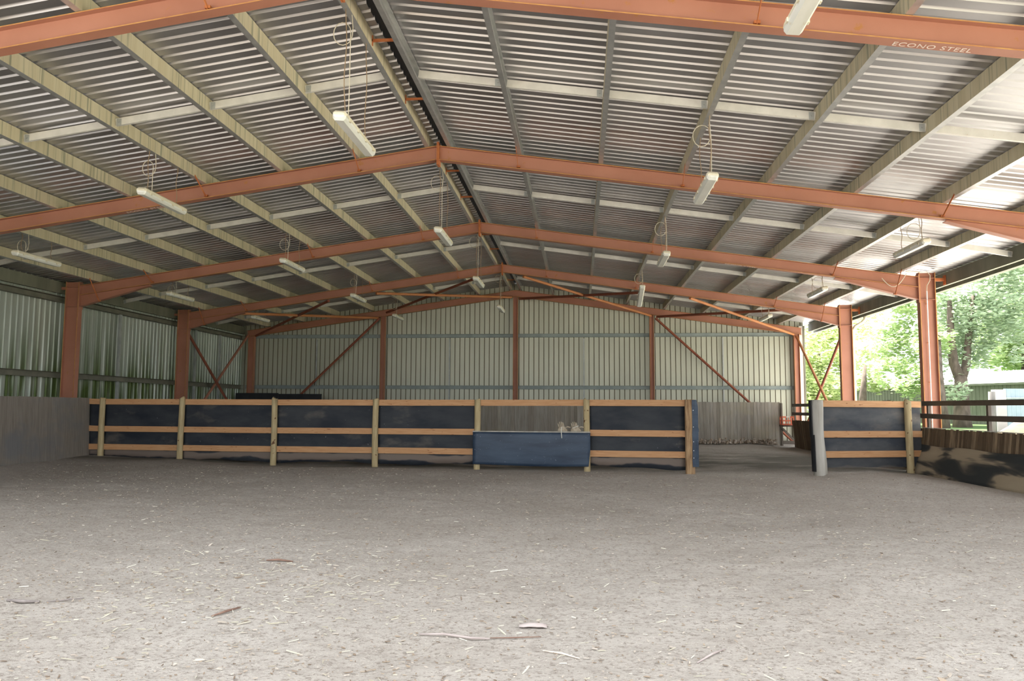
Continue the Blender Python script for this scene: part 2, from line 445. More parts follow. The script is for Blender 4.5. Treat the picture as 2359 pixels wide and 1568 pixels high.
mb = MB(); mb.box((8.205, 29.14, 2.2), (.055, .16, 4.3)); tag(mb.build('trim_2', M['eave']), 'dark corner flashing at the right edge of the end wall', 'trim', kind='structure')

# ------------------------------------------------------------------ portal frames
def ibeam_yz(x, yf, ztop, bf=.146, d=.25, tf=.012, tw=.010):
    yb = yf + bf; ym = yf + bf / 2; zb = ztop - d
    return [(x, yf, ztop), (x, yb, ztop), (x, yb, ztop - tf), (x, ym + tw / 2, ztop - tf), (x, ym + tw / 2, zb + tf), (x, yb, zb + tf), (x, yb, zb),
            (x, yf, zb), (x, yf, zb + tf), (x, ym - tw / 2, zb + tf), (x, ym - tw / 2, ztop - tf), (x, yf, ztop - tf)]
EDGE = [0, 1, 0, 0, 0, 1, 0, 1, 0, 0, 0, 1]
def ibeam_xy(xa, xb, yf, z, bf=.16, tf=.016, tw=.011):
    yb = yf + bf; ym = yf + bf / 2
    return [(xa, yf, z), (xa + tf, yf, z), (xa + tf, ym - tw / 2, z), (xb - tf, ym - tw / 2, z), (xb - tf, yf, z), (xb, yf, z), (xb, yb, z), (xb - tf, yb, z),
            (xb - tf, ym + tw / 2, z), (xa + tf, ym + tw / 2, z), (xa + tf, yb, z), (xa, yb, z)]
CEDGE = [1, 0, 0, 0, 1, 0, 1, 0, 0, 0, 1, 0]
def lettering(P, x0, yb, size):
    off = 0.0
    for word in ('ECONO', 'STEEL'):
        cu = bpy.data.curves.new('lettering', 'FONT'); cu.body = word; cu.size = size; cu.extrude = .0008
        cu.space_character = 1.10
        tmp = bpy.data.objects.new('lettering_curve', cu)
        me = bpy.data.meshes.new_from_object(tmp); bpy.data.objects.remove(tmp)
        me.materials.clear(); me.materials.append(M['white_paint'])
        o = bpy.data.objects.new('lettering', me); COL.objects.link(o); o.parent = P['_e']
        xx = x0 + off
        sgn = -1 if x0 > XR else 1
        dx = Vector((1, 0, sgn * SL)).normalized(); up = Vector((.0, -1, 0)); nz = dx.cross(up)
        mat = Matrix((dx, up, nz)).transposed().to_4x4()
        mat.translation = Vector((xx, yb, zt(xx) - .25 - .0012)) - Vector(P['_o'])
        o.matrix_local = mat
        o['label'] = 'white stencilled word ' + word
        off += max(v.co.x for v in me.vertices) + .42 * size
FL = ['nearest portal frame, its painted beam crossing the top of the view', 'second portal frame, beam passing just beyond the closest hanging batten lights',
      'third portal frame, with haunched columns just behind the timber rail', 'fourth portal frame, one bay short of the end wall', 'end portal frame set against the pale green end wall']
for k, yf in enumerate(YF):
    P = thing('portal_frame', (XR, yf, 0), 'red oxide steel ' + FL[k], 'steel frame', 'portal frames carrying the roof')
    end = (k == 4)
    xin_l, xin_r = -12.69, 7.79
    for sg, xe in ((-1, xin_l), (1, xin_r)):
        xe2 = xe + sg * .3 if end else xe
        mb = MB(); L = xe2 - XR
        zo = -.03 if end else 0
        mb.prism(ibeam_yz(XR, yf, ZR + zo), (L, 0, -SL * abs(L)), 0, EDGE)
        mb.build('rafter', [M['oxide'], M['rust_edge']], P)
        if end: continue
        # column
        mb = MB(); a, bb = (XL, XL + .36) if sg < 0 else (XRT - .36, XRT)
        mb.prism(ibeam_xy(a, bb, yf - .007, -.12), (0, 0, 4.55), 0, CEDGE)
        ym = yf + .033
        for zz in (4.30, 3.80): mb.box(((a + bb) / 2, ym, zz), (.33, .07, .010))
        xf = bb if sg < 0 else a
        mb.box((xf - sg * .009, yf + .073, 4.06), (.018, .16, .66))
        col = mb.build('column', [M['oxide'], M['rust_edge']], P)
        # haunch
        xt = xe - sg * 1.85; z_c = 3.80; z_t = zt(xt) - .25; z_r = zt(xe) - .25
        ymid = yf + .068
        mb = MB(); mb.prism([(xe, ymid, z_c), (xe, ymid, z_r), (xt, ymid, z_t), (xt, ymid, z_t - .03)], (0, .010, 0))
        mb.bar((xe, yf + .073, z_c), (xt - sg * .02, yf + .073, z_t - .03), .14, .012)
        mb.build('haunch', M['oxide'], P)
        # eave bracket
        mb = MB(); xb_ = XRT if sg > 0 else XL
        mb.box((xb_ + sg * .115, yf + .07, 4.27), (.23, .05, .07)); mb.box((xb_ + sg * .235, yf + .07, 4.26), (.012, .13, .22))
        mb.build('eave_bracket', M['rust'] if sg > 0 else M['oxide'], P)
    if not end:
        mb = MB()
        for s2 in (-1, 1): mb.box((XR + s2 * .011, yf + .073, ZR - .14), (.018, .17, .40))
        mb.build('apex_plate', M['rust'], P)
    else:
        for xc, w in ((-12.80, .24), (-7.57, .18), (-2.45, .18), (2.655, .16), (7.90, .20)):
            mb = MB(); h = zt(xc) - .29
            mb.prism(ibeam_xy(xc - w / 2, xc + w / 2, yf - .02, -.1, .17, .012), (0, 0, h + .12), 0, CEDGE)
            mb.build('column', [M['oxide'], M['rust_edge']], P)
    # fly braces
    for sg in (-1, 1):
        for kk in ((1, 3, 6, 7) if not end else ()):
            xx = XR + sg * 1.385 * kk
            if kk == 7:
                xx_b = xx; t = (abs(xx - (xin_l if sg < 0 else xin_r))) / 1.85; zb = 3.80 + (zt(xx) - .28 - 3.80) * min(1, t)
            else: zb = zt(xx) - .25
            mb = MB(); mb.bar((xx, yf - .42, zt(xx) + .03), (xx + sg * .01, yf + .02, zb + .03), .035, .006, (1, 0, 0))
            mb.box((xx + sg * .012, yf + .03, zb + .045), (.06, .05, .03))
            mb.build('fly_brace', M['rust'], P)
    if k == 0: lettering(P, 3.00, yf + .125, .105)
    if k == 1: lettering(P, -8.12, yf + .125, .105)
    if k == 2: lettering(P, 3.42, yf + .125, .105)

# ------------------------------------------------------------------ purlins
ORD = ['', 'first', 'second', 'third', 'fourth', 'fifth', 'sixth', 'seventh', 'eighth']
def purlin(xw, sg, label, group):
    # web facing the ridge, flanges pointing down the slope; sg = direction of flanges
    z0 = zt(xw) + .004; t = .004; fl = .072; lip = .018; d = .2
    def q(a, h): return (xw + sg * a, Y0 + .05, z0 + h - SL * a * (1 if sg * (xw - XR) > 0 else -1))
    poly = [q(0, 0), q(fl, 0), q(fl, lip), q(fl - t, lip), q(fl - t, t), q(t, t), q(t, d - t), q(fl - t, d - t), q(fl - t, d - lip), q(fl, d - lip), q(fl, d), q(0, d)]
    mis = [1, 1, 1, 1, 1, 1, 1, 1, 1, 1, 1, 0]
    mb = MB(); mb.prism(poly, (0, Y1 - Y0 - .1, 0), 0, mis)
    return tag(mb.build('purlin', [M['purlin'], M['galv']]), label, 'roof purlin', group)
for sg, nm in ((-1, 'left'), (1, 'right')):
    purlin(XR + sg * .155, sg, 'dusty steel purlin running beside the dark ridge gap on the %s slope' % nm, 'roof purlins')
    for k in range(1, 8):
        purlin(XR + sg * 1.385 * k, sg, 'dusty steel roof purlin, %s out from the ridge pair on the %s slope' % (ORD[k], nm), 'roof purlins')
def eave_beam(xw, sg, label):
    t = .004; fl = .07; zb, zt_ = 4.14, 4.435
    q = lambda a, z: (xw + sg * a, Y0 + .05, z)
    poly = [q(0, zb), q(fl, zb), q(fl, zb + .02), q(fl - t, zb + .02), q(fl - t, zb + t), q(t, zb + t), q(t, zt_ - t), q(fl - t, zt_ - t), q(fl - t, zt_ - .02), q(fl, zt_ - .02), q(fl, zt_), q(0, zt_)]
    mb = MB(); mb.prism(poly, (0, Y1 - Y0 - .1, 0))
    return tag(mb.build('eave_purlin', M['eave']), label, 'eave purlin')
eave_beam(8.40, 1, 'deep dark eave purlin edging the roof along the open right side')
eave_beam(-13.20, -1, 'deep grey-green eave purlin at the top of the mossy left wall')
mb = MB(); q = lambda a, z: (8.60 + a, Y0, z)
mb.prism([q(0, 4.10), q(.12, 4.10), q(.14, 4.24), q(.134, 4.24), q(.115, 4.106), q(.006, 4.106), q(.006, 4.24), q(0, 4.24)], (0, Y1 - Y0, 0))
tag(mb.build('eave_gutter', M['eave']), 'dark roof gutter outside the right eave purlin', 'gutter')

# bridging channels between purlins, mid bay
BAY = ['nearest roof bay', 'second roof bay', 'third roof bay', 'end roof bay']
BY = [10.13, 15.60, 21.05, 26.75]
for bi, yb in enumerate(BY):
    for sg, nm in ((-1, 'left'), (1, 'right')):
        xs_ = [XR + sg * .155] + [XR + sg * 1.385 * k for k in range(1, 8)] + [8.40 if sg > 0 else -13.20]
        for k in range(8):
            a, b_ = xs_[k] + sg * .008, xs_[k + 1] - sg * .004
            if k == 0: a = xs_[0] + sg * .075
            else: a = xs_[k] + sg * .074
            za, zb = zt(a) + .10, zt(b_) + .10
            if k == 7: zb = 4.30
            mb = MB()
            mb.bar((a, yb, za), (b_, yb, zb), .004, .105)
            mb.bar((a, yb + .02, za - .05), (b_, yb + .02, zb - .05), .044, .004)
            mb.bar((a, yb + .02, za + .05), (b_, yb + .02, zb + .05), .044, .004)
            e = thing('bridging_channel', ((a + b_) / 2, yb, min(za, zb) - .05), 'pale bridging channel, %s from the ridge on the %s slope, %s' % (ORD[k + 1], nm, BAY[bi]), 'bridging', 'bridging between purlins')
            mb.build('channel', M['bridging'], e)
            m2 = MB(); m2.box((b_ - sg * .05, yb - .004, zb), (.07, .004, .10)); m2.tube([(b_ - sg * .05, yb - .006, zb), (b_ - sg * .05, yb - .02, zb)], .011, 6)
            m2.build('bolted_tab', M['galv_dull'], e)
# ridge spacers
for yy, lb in ((9.14, 'nearer of two in the nearest bay'), (10.99, 'farther of two in the nearest bay'), (14.49, 'nearer of two in the second bay'), (16.34, 'farther of two in the second bay'),
               (19.99, 'nearer of two in the third bay'), (21.84, 'farther of two in the third bay'), (25.4, 'nearer of two in the end bay'), (27.2, 'farther of two in the end bay')):
    mb = MB(); z = ZR + .07
    mb.bar((XR - .16, yy, z), (XR + .15, yy, z), .03, .03); mb.box((XR - .149, yy, z), (.010, .03, .13)); mb.box((XR + .149, yy, z), (.010, .03, .09))
    tag(mb.build('ridge_spacer', M['rust']), 'rusty spacer bar across the ridge gap, ' + lb, 'spacer bar', 'ridge spacer bars')

# ------------------------------------------------------------------ girts and their vertical strips
def channel_x(p, q, d, h, label, mt, cat, name, axis):
    mb = MB(); p = Vector(p); q = Vector(q)
    inn = Vector((0, -1, 0)) if axis == 'x' else Vector((1, 0, 0))
    mb.bar(p, q, .005, h)
    for s in (-1, 1):
        mb.bar(p + inn * (d / 2) + Vector((0, 0, s * h / 2)), q + inn * (d / 2) + Vector((0, 0, s * h / 2)), d, .005)
    return tag(mb.build(name, mt), label, cat, 'wall girts')
for z, nm in ((4.04, 'upper'), (2.07, 'lower')):
    channel_x((-13.1, 29.19, z), (8.22, 29.19, z), .075, .13, '%s grey girt running across the pale green end wall' % nm, M['girt_end'], 'wall girt', 'wall_girt', 'x')
    zz = 3.98 if nm == 'upper' else 2.06
    channel_x((-13.26, Y0 + .1, zz), (-13.26, 29.1, zz), .14, .14, '%s grey girt running along the mossy left wall' % nm, M['girt_dark'], 'wall girt', 'wall_girt', 'y')
for x, l in ((-10.24, 'leftmost panel'), (-5.0, 'panel left of the centre column'), (.13, 'panel right of the centre column'), (5.28, 'rightmost panel')):
    mb = MB(); mb.box((x, 29.14, 3.02), (.045, .05, 1.8)); mb.box((x, 29.14, 1.0), (.045, .05, 2.0))
    tag(mb.build('girt_strip', M['galv_dull']), 'thin upright strip between girts, %s of the end wall' % l, 'wall strip', 'upright strips on the end wall')
for y, l in ((15.5, 'bay before the rail'), (20.95, 'bay just behind the rail'), (25.35, 'nearer of two in the corner bay'), (27.15, 'farther of two in the corner bay')):
    mb = MB(); mb.box((-13.20, y, 3.02), (.05, .09, 1.78)); mb.box((-13.20, y, 1.0), (.05, .09, 1.98))
    tag(mb.build('girt_strip', M['galv_dull']), 'pale upright strip on the mossy left wall, ' + l, 'wall strip', 'upright strips on the left wall')

# ------------------------------------------------------------------ bracing rods
def brace(p, q, mt, label, r=.045):
    mb = MB(); mb.tube([p, q], r, 8)
    d = (Vector(q) - Vector(p)).normalized()
    for t in (p, q):
        s = 1 if t is p else -1
        mb.bar(Vector(t) - d * s * .0, Vector(t) + d * s * .16, .10, .012)
    return tag(mb.build('diagonal_brace', mt), label, 'steel brace', 'diagonal bracing in the far bay')
yb5, yb4 = 28.88, 23.99
brace((-7.42, yb5, 4.93), (-3.37, yb4, 5.36), M['oxide_dark'], 'dark roof brace rising to the fourth rafter left of its apex')
brace((-2.60, yb5, 5.48), (-6.52, yb4, 4.93), M['oxide_orange'], 'orange roof brace running to the top of the centre end column from the left')
brace((-12.6, yb5, 4.05), (-8.08, yb4, 4.70), M['oxide_dark'], 'dark roof brace rising from the left corner column')
brace((-7.75, yb5, 4.72), (-10.98, yb4, 4.31), M['oxide_orange'], 'orange roof brace reaching the left of centre end column from the left haunch')
brace((2.63, yb5, 4.74), (-1.79, yb4, 5.42), M['oxide_orange'], 'orange roof brace dropping right from beside the fourth apex')
brace((-2.30, yb5, 5.42), (1.92, yb4, 4.88), M['oxide_dark'], 'dark roof brace crossing behind the small tilted batten light')
brace((7.78, yb5, 4.02), (3.38, yb4, 4.69), M['oxide_orange'], 'orange roof brace dropping to the right corner column')
brace((2.85, yb5, 4.70), (6.87, yb4, 4.34), M['oxide_dark'], 'dark roof brace crossing below the far right batten light')
brace((-12.90, 23.97, 3.90), (-12.90, 28.95, .28), M['oxide_dark'], 'dark left wall brace slanting down towards the end wall')
brace((-12.97, 29.02, 4.1), (-12.97, 23.96, .20), M['oxide'], 'rusty left wall brace slanting up to the corner column')
brace((-7.68, 28.86, 4.72), (-12.56, 28.86, .01), M['oxide_dark'], 'long brace slanting down left across the end wall')
brace((2.79, 28.86, 4.65), (7.78, 28.86, .01), M['oxide_dark'], 'long brace slanting down right across the end wall')
brace((7.90, 28.93, 3.95), (7.90, 23.97, .30), M['oxide_orange'], 'pale orange brace in the open right bay, falling towards the viewer')
brace((7.99, 23.97, 3.80), (7.99, 28.95, .25), M['oxide_dark'], 'dark red brace in the open right bay, falling towards the end wall')

# ------------------------------------------------------------------ hanging batten lights
def batten(x, y, z, label, roll=0.0, rope=None, tilt=0.0, L=1.27):
    P = thing('batten_light', (x, y, z), label, 'light', 'hanging batten lights')
    y0, y1 = y - L / 2, y + L / 2; cr, sr = math.cos(roll), math.sin(roll)
    def q(a, h, yy): return (x + a * cr - h * sr, yy, z + a * sr + h * cr + tilt * (yy - y))
    def loft(rings):
        mb = MB(); n = len(rings[0])
        for r in rings: mb.v += [Vector(p) for p in r]
        for i in range(len(rings) - 1):
            for k in range(n):
                a = i * n + k; c = i * n + (k + 1) % n; mb.face((a, c, c + n, a + n))
        mb.face(list(range(n))[::-1]); mb.face([(len(rings) - 1) * n + k for k in range(n)])
        return mb
    hp = [(-.082, .0), (-.078, .035), (-.055, .055), (.055, .055), (.078, .035), (.082, .0)]
    dp = [(-.078, .0), (.078, .0), (.074, -.028), (.050, -.056), (-.050, -.056), (-.074, -.028)]
    ins = .03
    rings = lambda pr: [[q(a * .80, h * .5, y0) for a, h in pr], [q(a, h, y0 + ins) for a, h in pr], [q(a, h, y1 - ins) for a, h in pr], [q(a * .80, h * .5, y1) for a, h in pr]]
    loft(rings(hp)).build('housing', M['housing'], P)
    loft(rings(dp)).build('diffuser', M['diffuser'], P)
    mb = MB()
    for s in (-1, 1):
        for i in range(4):
            yy = y0 + .16 + i * (L - .32) / 3
            p = q(s * .084, -.005, yy); mb.box(p, (.012, .045, .035))
    mb.build('clip', M['housing'], P)
    zr_ = zt(x) + .006
    for yy in (y0 + .18, y1 - .25):
        mb = MB(); p = Vector(q(0, .05, yy))
        pts = [p + (Vector((x, yy, zr_)) - p) * t + Vector((.01 * math.sin(9 * t + yy), .008 * math.cos(7 * t), 0)) for t in [i / 8 for i in range(9)]]
        mb.tube(pts, .006, 5, 0); mb.build('chain', M['wire'], P)
    mb = MB(); yy = y0 + .22; rr = .09 + .03 * ((x * 7.3 + y * 3.1) % 1)
    pts = [Vector(q(.02, .05, yy + .04))]
    zc = zr_ - .24; xc = x + .03 - rr
    pts += [(x + .03, yy + .04, z + (zc - z) * t) for t in (.3, .6, .85)]
    for i in range(17):
        a = i * 2 * math.pi / 16
        pts.append((xc + rr * math.cos(a), yy + .045 + .004 * i, zc + rr * 1.2 * math.sin(a)))
    pts += [(x + .035, yy + .11, zc + .08), (x + .02, yy + .11, zr_)]
    mb.tube(pts, .006, 5); mb.build('cable', M['cable'], P)
LT = [(-2.6, 8.52, 4.42, 'large batten light hanging below the ridge in the nearest roof bay'),
      (-2.6, 14.32, 4.53, 'batten light under the ridge, hanging before the third frame'),
      (-2.6, 19.46, 4.50, 'batten light under the ridge, hanging before the fourth frame'),
      (-2.6, 25.03, 4.53, 'small far batten light just left of the centre end column'),
      (-6.6, 11.45, 4.51, 'batten light on the left hanging over the lettered second beam'),
      (-6.6, 17.0, 4.53, 'batten light on the left slope just before the third frame beam'),
      (-6.6, 22.3, 4.53, 'batten light on the left slope just before the fourth frame beam'),
      (-6.6, 27.36, 4.56, 'small batten light against the end wall left of centre'),
      (-11.2, 14.8, 4.31, 'batten light hanging beside the mossy left wall, nearest of three there'),
      (-11.2, 20.56, 4.36, 'batten light hanging beside the mossy left wall, middle of three there'),
      (-11.2, 26.0, 4.37, 'batten light hanging beside the mossy left wall, farthest of three there'),
      (1.8, 5.80, 4.46, 'batten light cut by the top edge, below the nearest painted beam'),
      (1.8, 11.06, 4.42, 'batten light right of centre hanging before the second frame beam'),
      (1.8, 16.69, 4.50, 'batten light right of centre hanging before the third frame beam'),
      (1.8, 23.0, 4.62, 'crooked batten light right of centre under the fourth frame beam'),
      (6.0, 14.38, 4.19, 'batten light by the open right side, nearest of three there'),
      (6.0, 19.98, 4.24, 'batten light by the open right side, middle of three there'),
      (6.0, 25.5, 4.24, 'batten light by the open right side, farthest of three there')]
for x, y, z, lb in LT:
    tx = {-2.6: -2.635, -6.6: -6.64, -11.2: -10.795, 1.8: 1.745, 6.0: 5.90}[x]; k_ = tx / x
    crooked = (y == 23.0); x, y, z = tx, y * k_, 1.25 + (z - 1.25) * k_
    batten(x, y, z, lb, roll=-.10 if x < 5 else .12, tilt=(-.30 if crooked else 0.0))

# ------------------------------------------------------------------ conduit, downpipe
P = thing('conduit', (7.97, 18.24, 0), 'white conduit with curling cable running up the third right column', 'pipe')
mb = MB(); mb.tube([(7.95, 18.34, .2), (7.955, 18.34, 4.0)], .014, 8); mb.build('pipe', M['white_pipe'], P)
mb = MB(); pts = [(7.955, 18.34, 4.0), (7.955, 18.32, 4.12), (8.02, 18.31, 4.24), (8.03, 18.31, 4.36), (7.96, 18.30, 4.44), (7.8, 18.30, 4.43), (7.5, 18.3, 4.46)]
mb.tube(pts, .009, 6); mb.build('cable', M['cable'], P)
for z in (1.0, 1.9, 2.8, 3.7):
    mb = MB(); mb.box((7.95, 18.345, z), (.06, .02, .02)); mb.build('clip', M['rust'], P)
mb = MB(); pts = []
for i in range(17):
    t = i / 16; pts.append((6.95 + .55 * t, 18.29, 4.30 - .25 * math.sin(math.pi * t) ** 1.0 * (1 if t > .2 else 1) + .10 * t))
mb.tube(pts, .009, 6); mb.build('cable', M['cable'], P)
P = thing('downpipe', (8.40, 24.3, 0), 'cream downpipe with offset elbow beside the fourth right column', 'pipe')
mb = MB(); mb.tube([(8.66, 24.2, 4.12), (8.66, 24.2, 4.02), (8.58, 24.2, 3.93), (8.36, 24.2, 3.80), (8.28, 24.2, 3.68), (8.28, 24.2, .05)], .052, 10); mb.build('pipe', M['cream_pipe'], P, smooth=True)
mb = MB(); mb.box((8.28, 24.2, 3.1), (.13, .13, .03)); mb.build('clip', M['galv_dull'], P)

# ------------------------------------------------------------------ arena rail fence
def fl_y(x): return 16.5 - .1 * x
FP = [-11.44, -9.34, -6.99, -4.56, -2.24, .13]           # post centres
XEND = -11.86; XGATE = 2.16
F = thing('rail_fence', (-4.8, fl_y(-4.8), 0), 'long timber rail fence with black rubber sheets crossing the arena', 'fence')
def post_mesh(x, y, r, h0, h1, n=14):
    pts = []; R = []
    for i in range(7):
        t = i / 6; pts.append((x + .006 * math.sin(5 * t + x), y, h0 + (h1 - h0) * t)); R.append(r * (1.03 - .05 * t))
    pts.append((x, y, h1 + .006)); R.append(r * .85)
    mb = MB(); mb.tube(pts, R, n); return mb
TOPZ = [1.475, 1.475, 1.465, 1.455, 1.45, 1.45]
for i, x in enumerate(FP):
    post_mesh(x, fl_y(x) - .02, .068, -.25, TOPZ[i]).build('post', M['post'], F, smooth=True)
RZ = [(1.455, 1.32), (.815, .68), (.385, .25)]
nodes = [XEND] + FP + [XGATE]
for i in range(len(nodes) - 1):
    a, b_ = nodes[i], nodes[i + 1]
    if i == 0: b_ = nodes[1]
    mid_open = (i == 5)
    for j, (zt_, zb_) in enumerate(RZ):
        if mid_open and j > 0: continue
        s = .03 * (a + 5) / -14
        za = (zt_ + zb_) / 2 + .008 * math.sin(a * 3 + j); zb2 = (zt_ + zb_) / 2 + .008 * math.sin(b_ * 3 + j)
        mb = MB(); mb.bar((a + .004, fl_y(a) + .022, za), (b_ - .004, fl_y(b_) + .022, zb2), .038, .132)
        mb.build('rail', M['pine'], F)
    if mid_open: continue
    # rubber sheet
    mb = MB(); NX, NZ = max(4, int((b_ - a) / .12)), 12; base = 0
    for yy_off in (0, .008):
        for j in range(NZ + 1):
            for k in range(NX + 1):
                xx = a + (b_ - a) * k / NX
                zlow = .035 + .025 * math.sin(xx * 2.1 + .5) + .012 * math.sin(xx * 5.7) + (.03 if xx < -9.5 else 0)
                z = zlow + (1.415 - zlow) * j / NZ
                wob = .012 * noise.noise(Vector((xx * 1.5, z * 2.5, 4)))
                mb.v.append((xx, fl_y(xx) + .052 + yy_off + wob, z))
    n1 = (NX + 1) * (NZ + 1)
    for j in range(NZ):
        for k in range(NX):
            p = j * (NX + 1) + k
            mb.face((p, p + 1, p + NX + 2, p + NX + 1)); mb.face((n1 + p + 1, n1 + p, n1 + p + NX + 1, n1 + p + NX + 2))
    for k in range(NX):
        mb.face((k, n1 + k, n1 + k + 1, k + 1)); p = NZ * (NX + 1) + k; mb.face((p, p + 1, n1 + p + 1, n1 + p))
    for j in range(NZ):
        p = j * (NX + 1); mb.face((p, p + NX + 1, n1 + p + NX + 1, n1 + p)); p += NX; mb.face((p, n1 + p, n1 + p + NX + 1, p + NX + 1))
    mb.build('rubber_sheet', M['rubber'], F, smooth=True)
# loose belt panel over the low middle gap
P = thing('belt_panel', (-1.06, 16.52, 0), 'low blue-black belt panel closing the middle gap of the rail fence', 'panel')
mb = MB(); NX, NZ = 30, 12
xa, xb_ = -2.32, .20
for off in (0, .03):
    for j in range(NZ + 1):
        for k in range(NX + 1):
            xx = xa + (xb_ - xa) * k / NX; z = .055 + (.755 - .055) * j / NZ
            if k == NX and j < 6: xx -= .012 * (6 - j) / 2
            bul = .018 * math.sin(math.pi * j / NZ) * math.sin(math.pi * k / NX)
            mb.v.append((xx, fl_y(xx) - .135 - (bul if off == 0 else 0) + off, z + .012 * math.sin(xx * 2) * (1 - j / NZ)))
n1 = (NX + 1) * (NZ + 1)
for j in range(NZ):
    for k in range(NX):
        p = j * (NX + 1) + k; mb.face((p, p + 1, p + NX + 2, p + NX + 1)); mb.face((n1 + p + 1, n1 + p, n1 + p + NX + 1, n1 + p + NX + 2))
for k in range(NX):
    mb.face((k, n1 + k, n1 + k + 1, k + 1)); p = NZ * (NX + 1) + k; mb.face((p, p + 1, n1 + p + 1, n1 + p))
for j in range(NZ):
    p = j * (NX + 1); mb.face((p, p + NX + 1, n1 + p + NX + 1, n1 + p)); p += NX; mb.face((p, n1 + p, n1 + p + NX + 1, p + NX + 1))
mb.build('belt', M['belt'], P, smooth=True)
mb = MB(); mb.bar((xa, fl_y(xa) - .10, .768), (xb_, fl_y(xb_) - .10, .772), .075, .022); mb.build('top_board', M['greywood'], P)

# two worn gloves stood on the belt panel
def glove(x, label, mirror, strap):
    y = fl_y(x) - .10; z = .783
    P = thing('work_glove', (x, y, z), label, 'glove', 'worn gloves on the belt panel')
    mb = MB()
    prof = [(-.10, 0), (-.105, .03), (-.085, .07), (-.06, .10), (.0, .115), (.045, .10), (.085, .06), (.115, .025), (.11, 0)]
    b0 = []
    for yy, sc in ((-.03, .8), (-.012, 1), (.012, 1), (.03, .8)):
        b0.append([(x + mirror * a * sc, y + yy, z + h * (.92 if sc < 1 else 1)) for a, h in prof])
    n = len(prof)
    for r in b0: mb.v += [Vector(p) for p in r]
    for i in range(3):
        for k in range(n):
            a = i * n + k; c = i * n + (k + 1) % n; mb.face((a, c, c + n, a + n))
    mb.face(list(range(n))[::-1]); mb.face([3 * n + k for k in range(n)])
    hand = mb.build('palm', M['glove'], P, smooth=True)
    for i in range(4):
        mb = MB(); fx = x + mirror * (-.075 + i * .034); h = (.105, .13, .135, .12)[i]
        pts = [(fx + mirror * (.01), y, z + .07), (fx - mirror * .005, y + .004, z + .07 + h * .55), (fx - mirror * .022, y - .006, z + .07 + h)]
        mb.tube(pts, [.0155, .0145, .010], 8); mb.build('finger', M['glove'], P, smooth=True)
    mb = MB(); mb.tube([(x + mirror * .05, y, z + .07), (x + mirror * .11, y - .01, z + .10), (x + mirror * .17, y - .012, z + .088)], [.018, .016, .011], 8); mb.build('thumb', M['glove'], P, smooth=True)
    if strap:
        mb = MB(); mb.tube([(x - .02, y - .035, z + .09), (x - .025, y - .042, z + .03), (x - .022, y - .052, z - .02), (x - .012, y - .06, z - .14)], .010, 6); mb.build('strap', M['strap'], P)
    else:
        mb = MB(); mb.tube([(x - .07, y - .033, z + .07), (x, y - .038, z + .10), (x + .06, y - .038, z + .12)], .008, 6); mb.build('strap', M['strap'], P)
glove(-.385, 'worn tan glove standing fingers up, its pale strap hanging over the belt panel', 1, True)
glove(-.105, 'worn tan glove standing fingers up on the belt panel, nearer the round post', 1, False)

# gate posts
P = thing('gate_post', (2.25, fl_y(2.25), 0), 'rough squared brown gate post, strip of blue-black rubber nailed down its side', 'gate post')
gy_ = fl_y(2.25) - .03
mb = MB(); secs = []
for i in range(12):
    t = i / 11; z = -.2 + 1.66 * t; wv = .008 * noise.noise(Vector((z * 4, 1, 0)))
    a = 2.145 + wv; bx = 2.33 + .01 * t
    secs.append([(a, gy_ - .06, z), (a + .02, gy_ - .085, z), (bx - .05, gy_ - .095 + wv, z), (bx, gy_ - .07, z), (bx + .005, gy_ + .09, z), (a + .01, gy_ + .09, z)])
for s_ in secs: mb.v += [Vector(p) for p in s_]
for i in range(11):
    for k in range(6):
        a = i * 6 + k; c = i * 6 + (k + 1) % 6; mb.face((a, c, c + 6, a + 6))
mb.face(list(range(6))[::-1]); mb.face([66 + k for k in range(6)])
mb.build('post', M['roughpost'], P)
mb = MB(); n = 14
for (z0, z1, w, xo) in ((.80, 1.455, .014, 0), (.09, .83, .012, .004)):
    rows = []
    for i in range(n):
        t = i / (n - 1); z = z0 + (z1 - z0) * t; e = .008 * noise.noise(Vector((z * 6, z0, 0)))
        x1 = 2.40 + xo - (.03 * max(0, (t - .8) / .2) if z1 > 1 else 0) + (.012 if (z1 > 1 and t < .1) else 0)
        rows.append([(2.278 + e, gy_ - .105, z), (2.34, gy_ - .118, z), (x1, gy_ - .10, z), (x1 + .012, gy_ + .08, z), (x1, gy_ + .08, z), (x1 - .012, gy_ - .088, z), (2.34, gy_ - .098, z), (2.278 + e, gy_ - .094, z)])
    b0 = len(mb.v)
    for r in rows: mb.v += [Vector(p) for p in r]
    for i in range(n - 1):
        for k in range(8):
            a = b0 + i * 8 + k; c = b0 + i * 8 + (k + 1) % 8; mb.face((a, c, c + 8, a + 8))
    mb.face([b0 + k for k in range(8)][::-1]); mb.face([b0 + (n - 1) * 8 + k for k in range(8)])
mb.build('rubber_strip', M['belt'], P)
mb = MB()
for z in (1.24, .90, .60, .42, .27): mb.tube([(2.30, gy_ - .118, z), (2.30, gy_ - .126, z)], .008, 6)
mb.build('nail', M['nail'], P)
P = thing('gate_post', (4.74, 16.08, 0), 'thick round grey weathered gate post with black rubber on its left side', 'gate post')
mb = MB(); pts = []; R = []
for i in range(14):
    t = i / 13; z = -.2 + 1.66 * t; pts.append((4.75 + .03 * (1 - t) + .01 * math.sin(7 * t), 16.08, z)); R.append(.112 + .016 * (1 - t) + .006 * math.sin(9 * t))
mb.tube(pts, R, 16); mb.build('post', M['greywood'], P, smooth=True)
mb = MB()
